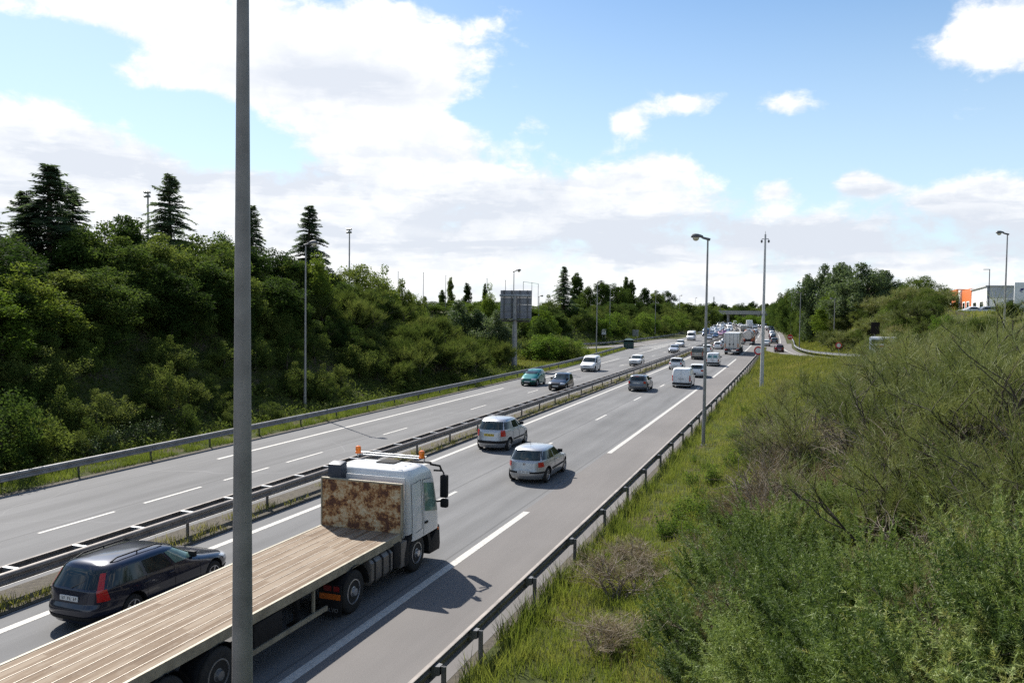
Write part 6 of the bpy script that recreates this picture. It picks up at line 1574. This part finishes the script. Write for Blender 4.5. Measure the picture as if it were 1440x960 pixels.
shrubs(30, lambda r, y: -r.uniform(31.5, 43), lambda r: r.uniform(60, 92), lambda r: r.uniform(.9, 1.35), 'soft green broom bush on the rounded end of the left mound', 'broom bushes on the end of the mound', ['softbroom0', 'softbroom1'], name='broom_bush', cat='bush', mat='shrub')
for px, py, s, kd, lb in ((28, 668, 1.5, 'hedge0', 'large rounded green bush at the lower left edge behind the guard rail'), (78, 655, .95, 'hedge1', 'green bush against the right side of the large rounded one')):
    p = on_z(px, py, .4); plant(kd, p.x-2.5, p.y+1.2, s, s*1.05, lb, 'bush', 'bush', None, crown='foliage', wood='stems', mat='oak')
for i, (px, py) in enumerate(((150, 632), (172, 626), (196, 622), (128, 640), (215, 618))):
    p = on_z(px, py, .2); plant('weed%d' % (i % 3), p.x, p.y, 1.0, .85, 'pale grey-green flowering weed on the left verge near the large bush', 'weed', 'weed', 'pale weeds on the left verge', crown='foliage', wood='stems', mat='silver')
for i, (px, py, s, lb) in enumerate(((650, 532, 1.6, 'bright yellow-green sapling by the rail left of the sign post'), (664, 529, 1.3, 'small bright sapling right beside the taller one near the sign post'), (700, 522, 1.3, 'bright leafy clump at the foot of the sign post'), (505, 555, 1.2, 'leafy green weed by the rail right of the lamp post'), (612, 540, 1.1, 'pale green weed below the end of the mound'))):
    p = on_z(px, py, .1); plant('weed%d' % (i % 3), p.x-.6, p.y, s, s, lb, 'plant', 'sapling', None, crown='foliage', wood='stems')
for i, (px, Y, s) in enumerate(((742, 113, 1.7), (757, 112, 1.8), (772, 111, 1.9), (786, 113, 1.8), (800, 116, 1.6), (812, 120, 1.3), (765, 118, 1.7), (793, 121, 1.6))):
    p = on_y(px, 500, Y); plant('hedge%d' % (i % 2), p.x, Y, s*1.25, s*.95, 'rounded green bush in the row between the left carriageway and the exit road', 'bush', 'bush', 'bushes between carriageway and exit road', crown='foliage', wood='stems', mat='shrub' if i % 3 == 0 else None)
def far_ok(x, y):
    d, _ = poly_dist(np.array([x]), np.array([y]), RL); return d[0] > 6.0 and x < float(x_of(RL, y))
def u_far(r, y): return float(x_of(RL, min(y, 268)))-shift(min(y, 268))-r.uniform(6, 15) if y < 268 else -r.uniform(31, 40)
shrubs(56, u_far, lambda r: r.uniform(118, 400), lambda r: r.uniform(1.3, 2.5), 'shrub on the shaded slope of the far left bank', 'shrubs on the far left bank', SH, ok=lambda x, y: y > 268 or far_ok(x, y))
for i, (px, u, s) in enumerate(((846, -41, 2.6), (868, -40, 2.7), (905, -38.5, 2.6), (916, -38, 2.4), (938, -36, 2.7), (955, -35, 2.6), (760, -46, 2.6))):
    x, y = on_line(px, u); plant('hedge%d' % (i % 2), x, y, s, s, 'pale sunlit bush low on the far left bank', 'bush', 'bush', 'pale bushes on the far left bank', crown='foliage', wood='stems')
# right hill beyond the slip road
for i, (px, py, s) in enumerate(((1190, 488, 1.1), (1206, 480, 1.2), (1222, 470, 1.1), (1236, 462, 1.2), (1250, 452, 1.2), (1264, 444, 1.1), (1278, 436, 1.1), (1296, 428, 1.0), (1312, 424, 1.0), (1270, 470, 1.3), (1290, 455, 1.3), (1310, 447, 1.2), (1246, 484, 1.2), (1284, 484, 1.2), (1325, 468, 1.2), (1370, 474, .9), (1395, 470, .9), (1425, 474, .9))):
    HILLB.append((px, py, s))
def hill_ok(x, y):
    d, _ = poly_dist(np.array([x]), np.array([y]), RR); return d[0] > 6.5 and x > float(x_of(RR, y))+5
def u_hill(r, y): return float(x_of(RR, y))+r.uniform(6, 34)-shift(y)
shrubs(70, u_hill, lambda r: r.uniform(70, 172), lambda r: r.uniform(.8, 1.7), 'olive shrub on the grassy hill beyond the right slip road', 'shrubs on the right hill', SH+['softbroom0', 'softbroom1', 'softbroom0'], ok=hill_ok, sz=(.6, .95))
shrubs(16, lambda r, y: r.uniform(2, 10), lambda r: r.uniform(180, 260), lambda r: r.uniform(.8, 1.5), 'shrub below the trees at the bend of the right slip road', 'shrubs at the slip road bend', SH)
def on_terrain(px, py, h=0, t0=2.0):
    d = ray(px, py); t = t0
    while t < 300:
        P_ = CAMP+d*t
        if P_.z-h < tz(P_.x, P_.y):
            if t < t0+.6: return P_
            lo, hi = t-.6, t
            for _ in range(12):
                m_ = (lo+hi)/2; Q = CAMP+d*m_
                if Q.z-h < tz(Q.x, Q.y): hi = m_
                else: lo = m_
            return CAMP+d*hi
        t += .6
    return None
for i, (px, py, s) in enumerate(HILLB):
    p = on_terrain(px, py+3, 0, 92.0)
    if p is None or p.y > 240: continue
    k_ = ('softbroom0', 'shrub1', 'softbroom1', 'shrub3', 'hedge0')[i % 5]
    plant(k_, p.x, p.y, s*1.15, s*1.0, 'bushy growth on the steep bank rising behind the right slip road', 'bush', 'bank_bush', 'bushes on the steep bank behind the slip road', crown='foliage', wood='stems', mat='shrub' if i % 2 else None)
# foreground broom, gorse, dry growth on the near slope
BR = [(1205, 513, 1.05), (1228, 512, 1.3), (1252, 511, 1.4), (1278, 511, 1.25), (1240, 514, 1.3), (1304, 511, 1.0), (1350, 513, 1.0), (1225, 522, 1.0), (1262, 520, 1.15), (1205, 526, .85), (1320, 522, 1.25), (1390, 524, 1.3), (1445, 528, 1.35), (1128, 628, 1.0), (1190, 655, 1.15), (1255, 640, 1.2), (1315, 665, 1.25), (1375, 640, 1.2), (1435, 660, 1.2), (1090, 578, .85), (1150, 575, 1.0), (1215, 570, 1.1), (1285, 575, 1.2), (1345, 575, 1.1), (1405, 578, 1.15), (1465, 590, 1.2),
      (1105, 540, .7), (1140, 540, .8), (1185, 542, .9), (1240, 545, 1.0), (1300, 548, 1.05), (1360, 548, 1.0), (1420, 550, 1.0), (1070, 640, .65), (1060, 590, .55), (1230, 735, .9), (1340, 745, .95), (1430, 750, 1.0)]
for i, (px, py, s) in enumerate(BR):
    p = on_terrain(px, py+25, .3); s *= 1.0-.10*max(0, min(1, (px-1180)/160)); s *= (.92 if px < 1300 else .62) if py < 530 else 1
    plant('broom%d' % (i % 4), p.x, p.y, s, s*.92, 'broom bush with thin green whips and dark bare stems on the near right slope', 'bush', 'broom_bush', 'broom bushes on the near right slope', crown='whips', wood='stems')
rg = random.Random(12)
for i in range(20):
    px, py = rg.uniform(1060, 1480), rg.uniform(560, 740); p = on_terrain(px, py+15, .3); s_ = rg.uniform(.6, .95)
    plant('barebroom%d' % (i % 2), p.x, p.y, s_, s_*.95, 'bare grey-brown branches of dead broom standing among the green bushes', 'bush', 'dead_bush', 'dead broom among the green bushes', crown='twigs', wood='stems', rng=rg)
for i in range(48):
    px, py = rg.uniform(890, 1520), rg.uniform(745, 1010)
    if px < 1030-(py-740)*.55: continue
    p = on_terrain(px, py, .5)
    if p is None or p.y < 2.2: continue
    s = rg.uniform(.85, 1.35); plant('gorse%d' % (i % 4), p.x, p.y, s, s*rg.uniform(.75, 1.15), 'spiny green gorse bush in the thicket at the lower right', 'bush', 'gorse_bush', 'gorse bushes at the lower right', crown='spines', wood='stems', rng=rg)
for i in range(13):
    px, py = rg.uniform(960, 1480), rg.uniform(790, 985); p = on_terrain(px, py, .2); s_ = rg.uniform(.4, .7)
    plant(('drybroom%d' if i % 2 else 'barebroom%d') % (i % 2), p.x, p.y, s_, s_*.9, 'dead brown growth sticking up between the gorse at the lower right', 'bush', 'dead_bush', 'dead growth in the gorse', crown='twigs', wood='stems', rng=rg)
for i in range(26):
    px, py = rg.uniform(1010, 1480), rg.uniform(600, 745); p = on_terrain(px, py, .4)
    s = rg.uniform(.5, .95); plant('gorse%d' % (i % 4), p.x, p.y, s, s, 'gorse bush growing between the broom stems on the near right slope', 'bush', 'gorse_bush', 'gorse among the broom', crown='spines', wood='stems', rng=rg)
for i, (px, py, s, lb) in enumerate(((1030, 740, .75, 'arching dry brown broom reaching over the grass'), (1080, 700, .8, 'brown half-dead broom in front of the green ones'), (1085, 760, .7, 'tangled dry brown bush above the gorse'), (870, 830, .95, 'dry brown bramble patch low in the grass'), (845, 905, .8, 'withered brown stalks at the bottom beside the gorse'), (905, 790, .8, 'small dry tuft above the brown bramble patch'), (1300, 640, .7, 'bare brown bush among the green broom'), (1180, 700, .6, 'low dead bush under the leaning broom stems'))):
    p = on_terrain(px, py, .2); plant('drybroom%d' % (i % 2), p.x, p.y, s, s*(.75 if px > 1000 else .42), lb, 'bush', 'dry_bush', None, crown='twigs', wood='stems')
for i in range(34):
    px, py = rg.uniform(930, 1060), rg.uniform(575, 760)
    if px > 1130-(py-560)*.35: continue
    p = on_terrain(px, py, .1); s = rg.uniform(.45, .9)
    if p.x-shift(p.y) < -5.0: continue
    plant('weed%d' % (i % 3), p.x, p.y, s, s*.8, 'leafy bright green weed along the edge of the near right grass', 'plant', 'weed', 'leafy weeds on the near right slope', crown='foliage', wood='stems', rng=rg)

# ------------------------------------------------------------------ grass and ground cover
def blades(name, pts_xy, ln, w, mat, seed, z=None, lean=.45, label=None):
    rng = np.random.default_rng(seed); n = len(pts_xy); zz = terrain(pts_xy[:, 0], pts_xy[:, 1]) if z is None else np.full(n, z)
    P0 = np.stack([pts_xy[:, 0], pts_xy[:, 1], zz-.01], 1); D = unit(n, rng)*lean+np.array([0, 0, 1.0]); D /= np.linalg.norm(D, axis=1, keepdims=True)
    Ln = ln*rng.uniform(.35, 1.2, n); V, Ft = ribbon_tris(P0, D, Ln, np.full(n, w)*rng.uniform(.6, 1.2, n), rng, .5)
    o = put(bpy.data.objects.new(name, np_mesh(name, V, Ft, M[mat], nper=3))); tag(o, label, 'grass', kind='stuff'); return o
def clumpy(n, fx, rng, cell=.55, keep=.5):
    """points gathered into tufts"""
    P_ = fx(n); c = np.floor(P_/cell); h = np.sin(c[:, 0]*12.9898+c[:, 1]*78.233)*43758.5453; h -= np.floor(h)
    m = h < keep+.5*rng.random(len(P_)); return P_[m]
rng = np.random.default_rng(77)
def near_right(n):
    y = 5+75*rng.random(n)**1.7; u = -6.02+(2.2+4.6*rng.random(n))*rng.random(n)**.9*(1+y*.012)
    return np.stack([u+vshift(y), y], 1)
blades('grass', clumpy(130000, near_right, rng), .30, .0085, 'grass', 1, label='green tufted grass strip between the near guard rail and the bushes')
def railside(n):
    y = 4+90*rng.random(n)**1.4; u = -6.05+.9*rng.random(n)**1.5; return np.stack([u+vshift(y), y], 1)
blades('grass', clumpy(26000, railside, rng, .7, .05), .60, .008, 'grass', 13, label='tall tufts of grass round the posts of the near guard rail')
def island(n):
    y = 55+118*rng.random(n)**1.0; xl = -5.75+vshift(y); xr = np.minimum(x_of(RR, y)-3.4, xl+26)
    return np.stack([xl+(xr-xl)*rng.random(n)**.8, y], 1)
blades('grass', clumpy(90000, island, rng, 1.2, .6), .48, .022, 'ygrass', 2, label='yellow-green grass wedge between the hard shoulder and the right slip road')
def verge(n):
    y = 12+140*rng.random(n)**1.2; u = -28.0-2.7*ss(92, 158, y)-.1-3.6*rng.random(n)**1.2; return np.stack([u+vshift(y), y], 1)
blades('grass', clumpy(100000, verge, rng, .7, .42), .30, .011, 'grass', 3, label='patchy grass verge behind the left guard rail')
def wedge(n):
    y = 92+64*rng.random(n); xr = -28.4-2.7*ss(92, 158, y)+vshift(y); xl = np.maximum(x_of(RL, y)+3.0, xr-16); return np.stack([xr+(xl-xr)*rng.random(n), y], 1)
blades('grass', clumpy(46000, wedge, rng, 1.0, .6), .32, .022, 'ygrass', 4, label='grass wedge between the left carriageway and the exit road')
def median(n):
    y = 6+150*rng.random(n)**1.5; u = -18.3+1.05*rng.random(n)**.7; return np.stack([u+vshift(y), y], 1)
blades('grass', clumpy(26000, median, rng, .8, .12), .24, .009, 'ygrass', 5, z=.015, label='dry weeds growing in the soil under the median barrier')
def slip(n):
    y = 120+160*rng.random(n); d = 4.2+5*rng.random(n)**1.2; return np.stack([x_of(RR, y)+d, y], 1)
blades('grass', clumpy(42000, slip, rng, 1.0, .6), .45, .03, 'ygrass', 6, label='yellow grass strip outside the right slip road rail')
def hillg(n):
    y = 50+130*rng.random(n); d = 5+40*rng.random(n); return np.stack([x_of(RR, y)+d, y], 1)
blades('grass', clumpy(80000, hillg, rng, 1.6, .45), .6, .03, 'grass', 7, label='rough grass covering the right hill')
def cover(name, n, fx, size, h, mat, seed, label):
    rg_ = np.random.default_rng(seed); P_ = fx(n); z = terrain(P_[:, 0], P_[:, 1]); C = np.stack([P_[:, 0], P_[:, 1], z+h*rg_.random(n)**1.5], 1)
    V, Fq = leaf_quads(C, size, rg_, np.tile(np.array([0, 0, 1.0]), (n, 1)), .4); o = put(bpy.data.objects.new(name, np_mesh(name, V, Fq, M[mat]))); tag(o, label, 'undergrowth', kind='stuff')
def leftbank(n):
    y = 12+82*rng.random(n); u = -30.3-15*rng.random(n); return np.stack([u+vshift(y), y], 1)
cover('undergrowth', 90000, leftbank, .085, .55, 'shrub', 8, 'dark tangled undergrowth over the left bank')
def nearslope_far(n):
    P_ = nearslope(n); return P_[P_[:, 1] > 14]
def nearslope(n):
    y = 2.5+65*rng.random(n)**1.5; u = -3.6+(3+16*rng.random(n))*rng.random(n)**.8; return np.stack([u+vshift(y), y], 1)
cover('undergrowth', 80000, nearslope, .035, .45, 'shrub', 9, 'low leafy undergrowth between the bushes of the near right slope')
blades('grass', clumpy(60000, nearslope_far, rng, .7, .5), .38, .008, 'grass', 12, label='green grass growing between the open bushes of the near right slope')
blades('grass', clumpy(24000, nearslope, rng, .6, .3), .5, .006, 'dry', 10, label='dry straw-coloured stalks between the bushes of the near right slope')
def farbank(n):
    y = 100+200*rng.random(n); d = 5+14*rng.random(n); return np.stack([x_of(RL, y)-d, y], 1)
cover('undergrowth', 50000, farbank, .17, .9, 'shrub', 11, 'dark undergrowth on the far left bank beneath the trees')
